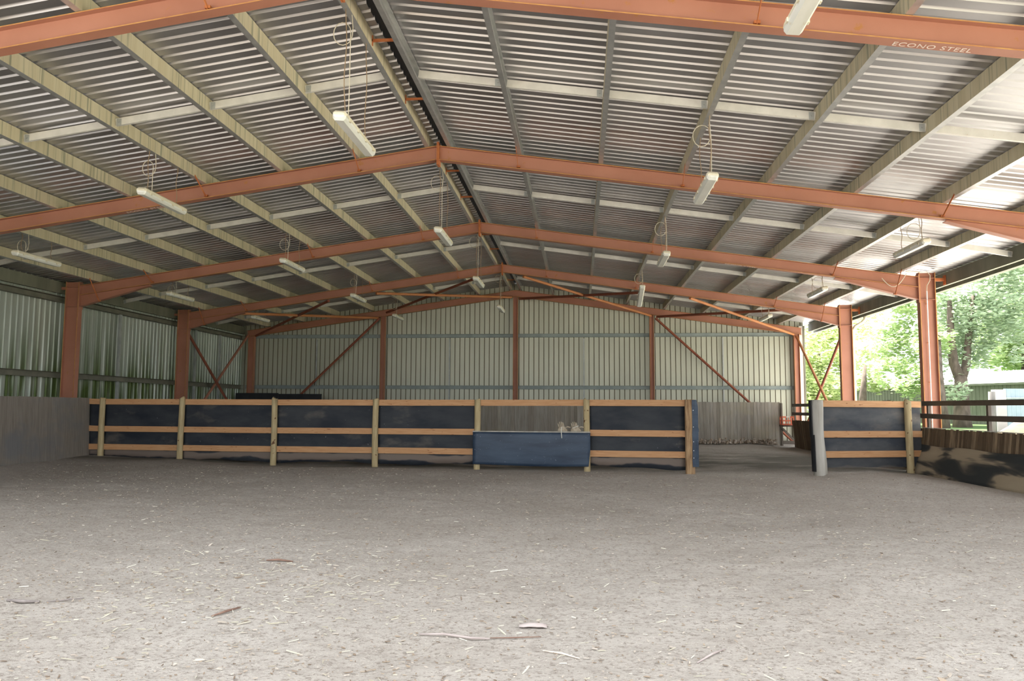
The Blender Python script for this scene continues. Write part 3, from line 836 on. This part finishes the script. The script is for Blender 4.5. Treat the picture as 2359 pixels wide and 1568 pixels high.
for (z0, z1, xo, yo) in ((.72, 1.455, 0, 0), (.03, .76, .035, -.012)):
    rows = []
    for i in range(10):
        z = z0 + (z1 - z0) * i / 9; r = .140 + (.006 if xo else .016); row = []
        cx = 4.75 + .03 * (1 - (z + .2) / 1.66)
        for a in range(7):
            an = math.radians(152 + a * 15 - (14 if xo else 0))
            row.append((cx + (r + .004) * math.cos(an), 16.08 - (r + .004) * math.sin(an) * (1 if a < 4 else 1) + 0, z))
        for a in range(6, -1, -1):
            an = math.radians(152 + a * 15 - (14 if xo else 0)); row.append((cx + (r - .022) * math.cos(an), 16.08 - (r - .022) * math.sin(an), z))
        rows.append(row)
    b0 = len(mb.v); m_ = len(rows[0])
    for r in rows: mb.v += [Vector(p) for p in r]
    for i in range(9):
        for k in range(m_):
            a = b0 + i * m_ + k; c = b0 + i * m_ + (k + 1) % m_; mb.face((a, c, c + m_, a + m_))
    mb.face([b0 + k for k in range(m_)][::-1]); mb.face([b0 + 9 * m_ + k for k in range(m_)])
mb.build('rubber_strip', M['black'], P)

# short fence right of the gate
RA, RB, RC = (4.83, 16.12), (6.80, 16.80), (7.13, 16.94)
F = thing('rail_fence', (5.9, 16.5, 0), 'short timber rail fence with dusty rubber right of the gate gap', 'fence')
post_mesh(6.80, 16.78, .072, -.25, 1.455).build('post', M['post'], F, smooth=True)
for (a, b_) in ((RA, RB), (RB, RC)):
    for zt_, zb_ in ((1.452, 1.325), (.835, .705), (.43, .30)):
        mb = MB(); mb.bar((a[0], a[1] + .03, (zt_ + zb_) / 2), (b_[0], b_[1] + .03, (zt_ + zb_) / 2 - .006), .038, .132); mb.build('rail', M['pine'], F)
    mb = MB(); mb.prism([(a[0], a[1] + .055, .10), (b_[0], b_[1] + .055, .085), (b_[0], b_[1] + .055, 1.41), (a[0], a[1] + .055, 1.41)], (0, .009, 0)); mb.build('rubber_sheet', M['rubber_right'], F)

# ------------------------------------------------------------------ kick walls (vertical planks)
def planks(p0, p1, h0, h1, w, lean, th=.022, jag=.0, zb=-.1, gap=.004):
    mb = MB(); p0 = Vector(p0); p1 = Vector(p1); d = p1 - p0; L = d.length; d.normalize()
    nrm = Vector((-d.y, d.x, 0)); s = 0; r2 = random.Random(int(L * 100))
    while s < L - .02:
        ww = min(w * r2.uniform(.92, 1.08), L - s); t = (s + ww / 2) / L
        top = h0 + (h1 - h0) * t + r2.uniform(-jag, jag)
        off = r2.uniform(-.004, .004)
        a = p0 + d * s; b_ = p0 + d * (s + ww - gap)
        poly = []
        for (q, n_, z) in ((a, 0, zb), (b_, 0, zb), (b_, 0, top), (a, 0, top)):
            poly.append(q + nrm * (lean * (z / max(top, .1)) + off) + Vector((0, 0, z)))
        mb.prism(poly, nrm * th); s += ww
    return mb
P = thing('kick_wall', (-11.85, 12.5, 0), 'grey vertical plank kick wall along the left edge of the arena', 'kick wall')
planks((-11.90, 5.0, 0), (-11.77, 17.70, 0), 1.46, 1.475, .15, .06, jag=.004, gap=.0015).build('planking', M['plank_grey'], P)
mb = MB()
for z in (.4, 1.15): mb.bar((-12.06, 5.0, z), (-11.93, 17.6, z), .045, .09)
mb.build('rail', M['greywood'], P)
P = thing('kick_wall', (-2.4, 28.1, 0), 'weathered vertical plank kick wall across the foot of the end wall', 'kick wall')
planks((-12.6, 28.1, 0), (7.05, 28.1, 0), 1.50, 1.535, .12, .03, jag=.008).build('planking', M['plank_end'], P)
mb = MB()
for z in (.35, 1.3): mb.bar((-12.6, 28.17, z), (7.05, 28.17, z), .045, .09)
mb.build('rail', M['greywood'], P)
# rotted foot of the end planks / dug-up clods
mb = MB(); r2 = random.Random(3)
for i in range(420):
    x = r2.uniform(1.8, 6.9); s_ = r2.uniform(.02, .06); z = .05 + abs(r2.gauss(0, .07))
    mb.box((x, 28.0 - r2.uniform(0, .12), z + gh(x, 28.0)), (s_ * 1.2, s_, s_ * 1.4), 0, Matrix.Rotation(r2.uniform(0, 3), 3, 'Z') @ Matrix.Rotation(r2.uniform(-.6, .6), 3, 'X'))
tag(mb.build('rotted_bark_litter', M['chips']), 'rotten bark and splinters heaped along the foot of the end planks', 'litter', kind='stuff')
# corner frame between end planks and right kick wall
P = thing('corner_frame', (7.2, 28.0, 0), 'dark timber corner frame with slanting brace, steel wall showing behind', 'frame')
mb = MB(); mb.box((7.08, 28.1, .75), (.06, .08, 1.5)); mb.build('upright', M['steel_brown'], P)
mb = MB(); mb.bar((7.10, 28.05, .60), (7.46, 28.05, .22), .05, .07); mb.build('brace', M['steel_brown'], P)
mb = MB(); mb.bar((6.98, 27.75, .71), (7.40, 27.75, .71), .55, .05); mb.build('shelf', M['steel_brown'], P)
mb = MB(); mb.bar((7.08, 28.1, .12), (7.5, 28.1, .12), .06, .12); mb.build('bottom_rail', M['steel_brown'], P)
# red crate on the shelf
P = thing('plastic_crate', (7.15, 27.68, .735), 'red slotted plastic crate on the corner shelf beyond the gate', 'crate')
mb = MB(); x0, x1, y0, y1, z0, z1 = 6.97, 7.34, 27.52, 27.84, .737, 1.04
for z in (z0 + .02, (z0 + z1) / 2, z1 - .025):
    mb.box(((x0 + x1) / 2, y0, z), (x1 - x0, .015, .045)); mb.box(((x0 + x1) / 2, y1, z), (x1 - x0, .015, .045))
    mb.box((x0, (y0 + y1) / 2, z), (.015, y1 - y0, .045)); mb.box((x1, (y0 + y1) / 2, z), (.015, y1 - y0, .045))
for i in range(5):
    xx = x0 + (x1 - x0) * i / 4; w = .035 if i in (0, 4) else .016
    for yy in (y0, y1): mb.box((xx, yy, (z0 + z1) / 2), (w, .016, z1 - z0))
mb.box(((x0 + x1) / 2, (y0 + y1) / 2, z0 + .008), (x1 - x0, y1 - y0, .012))
mb.build('basket', M['crate'], P)
mb = MB(); mb.box(((x0 + x1) / 2, y0 - .01, z1 - .02), (.12, .012, .05)); mb.build('handle', M['strap'], P)
# black rubber sheets stood against the far left of the end kick wall
for xa, xb_, h, lb in ((-12.95, -11.29, 1.81, 'left, slightly taller black rubber sheet behind the rail in the far corner'), (-11.28, -9.62, 1.78, 'right, slightly lower black rubber sheet behind the rail in the far corner')):
    mb = MB(); mb.prism([(xa, 27.90, .08), (xb_, 27.90, .08), (xb_, 28.04, h), (xa, 28.04, h)], (0, .012, 0))
    mb.box(((xa + xb_) / 2, 28.045, h - .02), (xb_ - xa, .03, .04))
    tag(mb.build('rubber_board', M['black']), lb, 'rubber sheet', 'black rubber sheets in the far corner')

# right kick wall, front part with rails and apron
P = thing('kick_wall', (7.3, 13, 0), 'low brown slat kick wall with two dark rails on the right', 'kick wall')
mbp = planks((7.165, 17.42, 0), (7.165, 7.5, 0), .885, .855, .075, .10, jag=.008, zb=.25)
mbp.build('slats', M['plank_brown'], P)
mb = MB(); mb.bar((7.285, 17.42, .895), (7.285, 7.5, .865), .05, .014); mb.build('capping', M['greywood'], P)
mb = MB(); NY, NZ = 70, 8
for off in (0, .012):
    for j in range(NZ + 1):
        for k in range(NY + 1):
            yy = 17.25 - (17.25 - 7.5) * k / NY; t = j / NZ
            z = -.06 + .60 * t + .012 * math.sin(yy * 3) * t; x = 6.90 + .255 * t + .03 * noise.noise(Vector((yy * .9, t * 2, 0))) * (1 - t)
            mb.v.append((x + off, yy, z))
n1 = (NY + 1) * (NZ + 1)
for j in range(NZ):
    for k in range(NY):
        p = j * (NY + 1) + k; mb.face((p, p + NY + 1, p + NY + 2, p + 1)); mb.face((n1 + p, n1 + p + 1, n1 + p + NY + 2, n1 + p + NY + 1))
for k in range(NY):
    mb.face((k, k + 1, n1 + k + 1, n1 + k)); p = NZ * (NY + 1) + k; mb.face((p, n1 + p, n1 + p + 1, p + 1))
mb.build('rubber_apron', M['apron'], P, smooth=True)
def rail_line(P, pts, mt):
    for (a, b_) in zip(pts, pts[1:]):
        mb = MB(); mb.bar(a, b_, .045, .10); mb.build('rail', mt, P)
rail_line(P, [(7.31, 17.28, 1.405), (7.31, 14.95, 1.40), (7.31, 7.5, 1.385)], M['steel_brown'])
rail_line(P, [(7.31, 17.38, 1.145), (7.31, 14.95, 1.115), (7.31, 7.5, 1.11)], M['steel_brown'])
for y in (17.12, 14.70, 12.2, 9.7):
    mb = MB(); mb.box((7.36, y, .70), (.055, .07, 1.50)); mb.build('post', M['steel_brown'], P)
# right kick wall, back part
P = thing('kick_wall', (7.3, 22.5, 0), 'dark slat kick wall with rails beyond the gate, left of the cross braces', 'kick wall')
planks((7.36, 17.7, 0), (7.36, 27.35, 0), .90, .91, .075, .10, jag=.01, zb=-.05).build('slats', M['plank_brown'], P)
rail_line(P, [(7.30, 27.45, 1.42), (7.30, 17.5, 1.41)], M['steel_brown'])
rail_line(P, [(7.30, 27.45, 1.13), (7.30, 17.5, 1.12)], M['steel_brown'])
for y in (27.40, 25.0, 22.5, 20.0):
    mb = MB(); mb.box((7.36, y, .72), (.055, .07, 1.50)); mb.build('post', M['steel_brown'], P)

# ------------------------------------------------------------------ things lying on the sand
def stick(pts, r, mt, label, cat='stick'):
    mb = MB(); pts = [(x, y, gh(x, y) + z) for x, y, z in pts]
    rr = [r * (.6 if i in (0, len(pts) - 1) else 1) for i in range(len(pts))]
    mb.tube(pts, rr, 7); return tag(mb.build('stick', mt, smooth=True), label, cat, 'sticks on the sand')
stick([(-.90, 4.36, .008), (-.76, 4.345, .014), (-.60, 4.315, .014), (-.50, 4.31, .010)], .007, M['stick_grey'], 'long grey stick on the sand near the bottom centre, thick left half')
stick([(-.50, 4.33, .008), (-.38, 4.31, .010), (-.22, 4.36, .008)], .004, M['stick'], 'thin stick continuing right of the long grey stick at bottom centre')
stick([(-2.22, 4.59, .008), (-2.17, 4.70, .014), (-2.135, 4.80, .010)], .008, M['stick'], 'short reddish brown stick on straw-strewn sand at lower left')
stick([(-3.70, 4.80, .010), (-3.58, 4.785, .016), (-3.47, 4.79, .010)], .012, M['bark_grey'], 'thick piece of grey-brown bark near the left edge of the sand')
stick([(-3.43, 4.80, .006), (-3.34, 4.84, .010), (-3.24, 4.90, .008)], .005, M['bark_grey'], 'thin twig ending in a knot, right of the grey bark at left')
stick([(-2.56, 6.22, .008), (-2.45, 6.20, .016), (-2.33, 6.20, .008)], .009, M['stick'], 'dark brown bark strip on the sand left of centre')
stick([(.57, 3.99, .006), (.66, 4.11, .010), (.75, 4.23, .006)], .006, M['stick_grey'], 'slim slanting twig on the sand at bottom right of centre')
stick([(-.20, 4.12, .006), (-.10, 4.09, .010), (-.01, 4.03, .006)], .005, M['sand_white'], 'pale straw stalk on the sand right of the long grey stick')
mb = MB(); rows = 7
for i in range(rows):
    for j in range(5):
        u = i / (rows - 1) - .5; v_ = j / 4 - .5; x = -.275 + u * .16; y = 4.535 + v_ * .06
        mb.v.append((x, y, gh(x, y) + .012 + .014 * (1 - 4 * v_ * v_) * (1 - 3 * u * u) + .004 * math.sin(u * 20)))
for i in range(rows - 1):
    for j in range(4):
        a = i * 5 + j; mb.face((a, a + 5, a + 6, a + 1))
o = mb.build('dead_leaf', M['stick_grey'], smooth=True); tag(o, 'curled dark grey leaf lying above the long grey stick', 'leaf')
so = o.modifiers.new('thickness', 'SOLIDIFY'); so.thickness = .003
# loose litter: nobody could count it
def litter(name, n, mt, label, size, aspect, seed, dens):
    r2 = random.Random(seed); mb = MB(); c = 0
    U = r2.uniform
    while c < n:
        y = 3.0 + 13.2 * r2.random() ** 2.0; x = r2.uniform(-.72 * y - .6, .62 * y + .3)
        if x < -11.4 or x > 6.6: continue
        if r2.random() > dens(x, y): continue
        L = size * math.exp(r2.gauss(0, .45)); Wd = L * aspect * r2.uniform(.6, 1.4); a = r2.gauss(0, .7) if r2.random() < .6 else r2.uniform(0, 3.14)
        t = r2.uniform(.002, .006); rot = Matrix.Rotation(a, 3, 'Z') @ Matrix.Rotation(r2.gauss(0, .16), 3, 'Y') @ Matrix.Rotation(r2.gauss(0, .25), 3, 'X')
        p = Vector((x, y, gh(x, y) + .003 + U(0, .005))); h = Wd / 2
        pl = [(-L / 2, U(-h, h) * .5, 0), (-L * U(.1, .35), -h * U(.6, 1), 0), (L * U(.15, .4), -h * U(.5, 1), 0), (L / 2, U(-h, h) * .6, 0), (L * U(.0, .3), h * U(.6, 1), 0), (-L * U(.15, .4), h * U(.4, 1), 0)]
        mb.prism([p + rot @ Vector(q) for q in pl], rot @ Vector((0, 0, t))); c += 1
    return tag(mb.build(name, mt, origin=(0, 8, 0)), label, 'litter', kind='stuff')
def blob(x, y, cx, cy, r): return math.exp(-(((x - cx) / r) ** 2 + ((y - cy) / (r * .8)) ** 2))
litter('wood_chip_litter', 8000, M['chips'], 'bark chips and wood scraps scattered over the arena sand', .016, .34, 11, lambda x, y: .35 + .6 * blob(x, y, -2.8, 6.0, 1.3) + .3 * blob(x, y, 2, 9, 3))
litter('straw_litter', 1300, M['straw'], 'pale straw bits scattered over the arena sand', .034, .065, 12, lambda x, y: .07 + .9 * blob(x, y, -2.3, 5.5, 1.2))

# ------------------------------------------------------------------ outside: shed, heap, posts, trees
def tilt_wall(a, b_, z0, z1, mt, pitch=.30, dep=.03):
    mb = MB(); a = Vector(a); b_ = Vector(b_); d = b_ - a; L = d.length; d.normalize(); nrm = Vector((d.y, -d.x, 0)); s = 0; pts = []
    while s < L:
        pts += [(s, 0), (s + pitch * .62, 0), (s + pitch * .70, dep), (s + pitch * .92, dep)]; s += pitch
    for s, h in pts:
        p = a + d * min(s, L) + nrm * h; mb.v.append((p.x, p.y, z0)); mb.v.append((p.x, p.y, z1))
    for i in range(len(pts) - 1):
        k = 2 * i; mb.face((k, k + 2, k + 3, k + 1))
    return mb
P = thing('farm_shed', (25, 52, .3), 'long green corrugated shed with white roof beyond the trees', 'shed')
A, B_ = (21.4, 69.5, 0), (31.0, 44.4, 0)
tilt_wall(A, B_, .2, 3.07, M['shed_green']).build('wall', M['shed_green'], P)
mb = MB(); d = (Vector(B_) - Vector(A)).normalized(); n_ = Vector((-d.y, d.x, 0))
if n_.x < 0: n_ = -n_
pa, pb = Vector(A) - n_ * .35 + Vector((0, 0, 3.02)), Vector(B_) - n_ * .35 + Vector((0, 0, 3.02))
mb.prism([pa, pb, pb + n_ * 6.5 + Vector((0, 0, 1.15)), pa + n_ * 6.5 + Vector((0, 0, 1.15))], (0, 0, .08)); mb.build('roof', M['shed_roof'], P)
mb = MB(); mb.bar(pa + Vector((0, 0, .0)), pb + Vector((0, 0, 0)), .12, .14); mb.build('gutter', M['shed_green'], P)
mb = MB(); pz = Vector(A) + d * 7.2 - n_ * .05; mb.box((pz.x, pz.y, 1.25), (.55, .5, 1.6), 0, Matrix.Rotation(math.atan2(d.y, d.x), 3, 'Z')); mb.build('doorway', M['black'], P)
# pale sliding doors nearer
P = thing('sliding_door', (20.6, 38.2, .35), 'pale blue sheeted sliding door at the right edge', 'door')
a, b_ = (19.72, 38.0, 0), (23.6, 38.0, 0)
tilt_wall(a, b_, .36, 2.30, M['shed_white'], .2, .02).build('sheet', M['shed_white'], P)
mb = MB(); mb.box((21.6, 37.93, 1.86), (3.9, .06, .05)); mb.box((19.74, 37.95, 1.3), (.05, .06, 1.9)); mb.build('frame', M['galv_dull'], P)
mb = MB(); mb.box((18.42, 35.9, 1.25), (.42, .42, 1.90)); tag(mb.build('white_pillar', M['pillar_white']), 'square white pillar beside the pale sliding door', 'pillar')
mb = MB(); mb.tube([(14.37, 28.48, .15), (14.39, 28.48, 1.93)], [.126, .112], 12); tag(mb.build('yard_post', M['yard_wood'], smooth=True), 'round grey timber post standing in front of the white pillar', 'post')
# straw heap
def heap(name, c, rx, ry, h, mt, label, seed):
    mb = MB(); n, m_ = 26, 10
    for j in range(m_ + 1):
        t = j / m_
        for k in range(n):
            a = 2 * math.pi * k / n; rr = (1 - t) * (1 + .12 * noise.noise(Vector((math.cos(a) * 2, math.sin(a) * 2, seed))))
            x = c[0] + rx * rr * math.cos(a); y = c[1] + ry * rr * math.sin(a)
            mb.v.append((x, y, c[2] + h * math.sin(t * math.pi / 2) + .08 * noise.noise(Vector((x * 2.5, y * 2.5, seed)))))
    for j in range(m_):
        for k in range(n):
            a = j * n + k; b2 = j * n + (k + 1) % n; mb.face((a, b2, b2 + n, a + n))
    mb.face([m_ * n + k for k in range(n)])
    return tag(mb.build(name, mt, smooth=True), label, 'heap', kind='stuff')
heap('straw_heap', (17.55, 31.2, .33), 1.7, 1.3, .55, M['heap'], 'golden heap of old straw outside at the right edge', 2)
heap('manure_heap', (19.25, 34.3, .35), 1.6, 1.2, .80, M['manure'], 'dark manure heap behind the golden straw', 5)

def foliage(blobs, n, size, seed):
    r2 = random.Random(seed); mb = MB(); tot = sum(b[3] ** 2 for b in blobs)
    for (cx, cy, cz, r) in blobs:
        for i in range(int(n * r * r / tot)):
            v = Vector((r2.gauss(0, 1), r2.gauss(0, 1), r2.gauss(0, 1))).normalized() * (r * (r2.random() ** .45))
            if noise.noise(Vector((cx + v.x, cy + v.y, cz + v.z)) * .75) < -.12: continue
            p = Vector((cx + v.x, cy + v.y, cz + v.z * .85)); s = size * r2.uniform(.6, 1.4)
            q = Matrix.Rotation(r2.uniform(0, 6.28), 3, 'Z') @ Matrix.Rotation(r2.gauss(.2, .6), 3, 'X')
            b0 = len(mb.v)
            for (a, b2, h) in ((-.5, 0, 0), (0, -.28, .06), (.5, 0, 0), (0, .28, .06)): mb.v.append(p + q @ Vector((a * s, b2 * s, h * s)))
            mb.face((b0, b0 + 1, b0 + 2, b0 + 3))
    return mb
def tree(base, trunks, blobs, n, size, mt, label, seed):
    P = thing('tree', base, label, 'tree', 'trees outside the open side')
    mb = MB()
    for pts, rr in trunks: mb.tube(pts, rr, 10)
    mb.build('trunk', M['trunk'], P, smooth=True)
    foliage(blobs, n, size, seed).build('foliage', mt, P)
tree((20.75, 44.25, .38),
     [([(20.75, 44.25, .2), (20.75, 44.25, 1.0), (20.85, 44.4, 2.2), (20.95, 44.6, 3.1)], [.52, .42, .36, .32]),
      ([(20.95, 44.6, 2.9), (20.75, 44.9, 3.9), (20.80, 45.2, 5.2), (21.0, 45.6, 7.5)], [.30, .25, .22, .12]),
      ([(20.95, 44.6, 2.9), (21.45, 45.0, 3.8), (21.75, 45.3, 5.0), (22.4, 45.8, 7.8)], [.26, .22, .19, .10])],
     [(22.2, 46.91, 5.96, 2.6), (22.83, 45.82, 7.59, 2.6), (22.06, 47.67, 8.65, 2.4), (23.75, 44.97, 6.73, 2.4), (25.12, 46.9, 9.01, 2.6), (22.57, 46.04, 4.87, 1.5), (23.5, 45.12, 4.79, 1.3), (20.5, 45.3, 3.9, 1.3), (19.9, 43.53, 2.4, 1.0), (24.6, 45.5, 10.6, 2.2)],
     24000, .27, M['leaf_b'], 'large forked tree with thick grey-brown trunk in front of the green shed', 1)
tree((18.8, 42.06, .38), [([(18.8, 42.06, .2), (18.75, 42.1, 1.6), (18.9, 42.6, 3.2), (19.6, 44, 5.5)], [.34, .25, .2, .1])],
     [(21.16, 51.72, 7.59, 2.6), (22.31, 53.6, 10.18, 2.6), (20.45, 50.85, 5.26, 2.0), (19.08, 48.87, 3.51, 1.3), (19.97, 47.99, 2.95, 1.3), (19.03, 46.95, 2.41, .9), (19.6, 44.6, 5.2, 1.2)],
     20000, .27, M['leaf_a'], 'leafy tree seen between the third and fourth right columns, dark trunk by the column', 2)
tree((20.0, 57.15, .38), [([(20.0, 57.15, .2), (20.1, 57.2, 2.0), (20.6, 58, 4.5)], [.32, .26, .12])],
     [(21.6, 60.05, 5.01, 1.5), (21.48, 58.17, 3.31, 1.2), (20.9, 59.16, 3.02, .9), (21.85, 61.81, 8.17, 2.0)],
     5000, .28, M['leaf_c'], 'thin sunlit tree far back just right of the fourth right column', 3)
tree((13.3, 44.47, .3), [([(13.3, 44.47, .2), (13.3, 44.5, 2.0), (13.5, 45, 4.5)], [.2, .16, .08])],
     [(13.67, 45.25, 4.83, 1.9), (12.87, 44.28, 3.54, 1.6), (13.28, 43.38, 2.78, 1.3), (12.8, 43.39, 2.19, 1.1), (14.53, 45.41, 3.85, 1.2), (14.55, 47.24, 6.03, 1.6), (12.6, 43.6, 1.3, 1.0), (13.8, 44.2, 1.5, 1.0)],
     17000, .24, M['leaf_c'], 'bright yellow-green tree behind the crossed braces of the open bay', 4)
tree((34.5, 63.4, .38), [([(34.5, 63.4, .2), (34.5, 63.4, 3.0), (34.6, 63.2, 7)], [.4, .3, .15])],
     [(34.83, 62.9, 8.9, 4.0), (34.58, 65.21, 5.32, 1.6), (34.45, 63.1, 6.2, 2.2), (31.5, 63, 6.5, 2.4)],
     15000, .38, M['leaf_a'], 'tall distant tree rising behind the white shed roof', 5)

tree((17.0, 64.0, .38), [([(17.0, 64.0, .2), (17.0, 64.0, 2.5), (17.2, 64.5, 6)], [.3, .25, .12])],
     [(17.6, 64.5, 4.0, 2.6), (19.6, 65.5, 7.0, 2.4), (16.2, 63.8, 6.5, 2.6), (18.3, 66.0, 9.4, 2.2), (19.0, 64.6, 3.4, 1.6)],
     12000, .34, M['leaf_c'], 'pale distant tree behind the fourth right column and the crossed braces', 6)

# ------------------------------------------------------------------ light
w = bpy.data.worlds.new('World'); SC.world = w; w.use_nodes = True
nt = w.node_tree; bg = nt.nodes['Background']
bg.inputs['Color'].default_value = (.93, .97, 1.0, 1); bg.inputs['Strength'].default_value = 2.3
sun = bpy.data.lights.new('sun', 'SUN'); sun.energy = 22.0; sun.angle = .02; sun.color = (1, .95, .86)
so_ = bpy.data.objects.new('sun', sun); COL.objects.link(so_)
so_.rotation_euler = Vector((.06, -.52, -.84)).to_track_quat('-Z', 'Y').to_euler()
so_.location = (-10, -15, 30)

# ------------------------------------------------------------------ camera
cam = bpy.data.cameras.new('camera'); cam.sensor_width = 36; cam.lens = 36 * 1773.07 / 2359; cam.clip_end = 400
co = bpy.data.objects.new('camera', cam); COL.objects.link(co)
yaw, pitch, roll = .0889, .0888, .0043
fw = Vector((-math.sin(yaw) * math.cos(pitch), math.cos(yaw) * math.cos(pitch), math.sin(pitch)))
rt = Vector((math.cos(yaw), math.sin(yaw), 0)); up = rt.cross(fw)
c_, s_ = math.cos(roll), math.sin(roll); rt, up = c_ * rt + s_ * up, -s_ * rt + c_ * up
mw = Matrix((rt, up, -fw)).transposed().to_4x4(); mw.translation = (0, 0, 1.25)
co.matrix_world = mw
SC.camera = co
SC.view_settings.view_transform = 'Standard'; SC.view_settings.look = 'None'; SC.view_settings.gamma = 1
SC.view_settings.exposure = .64; SC.view_settings.use_curve_mapping = False
SC.cycles.use_denoising = True
SC.cycles.max_bounces = 8; SC.cycles.diffuse_bounces = 5; SC.cycles.glossy_bounces = 4
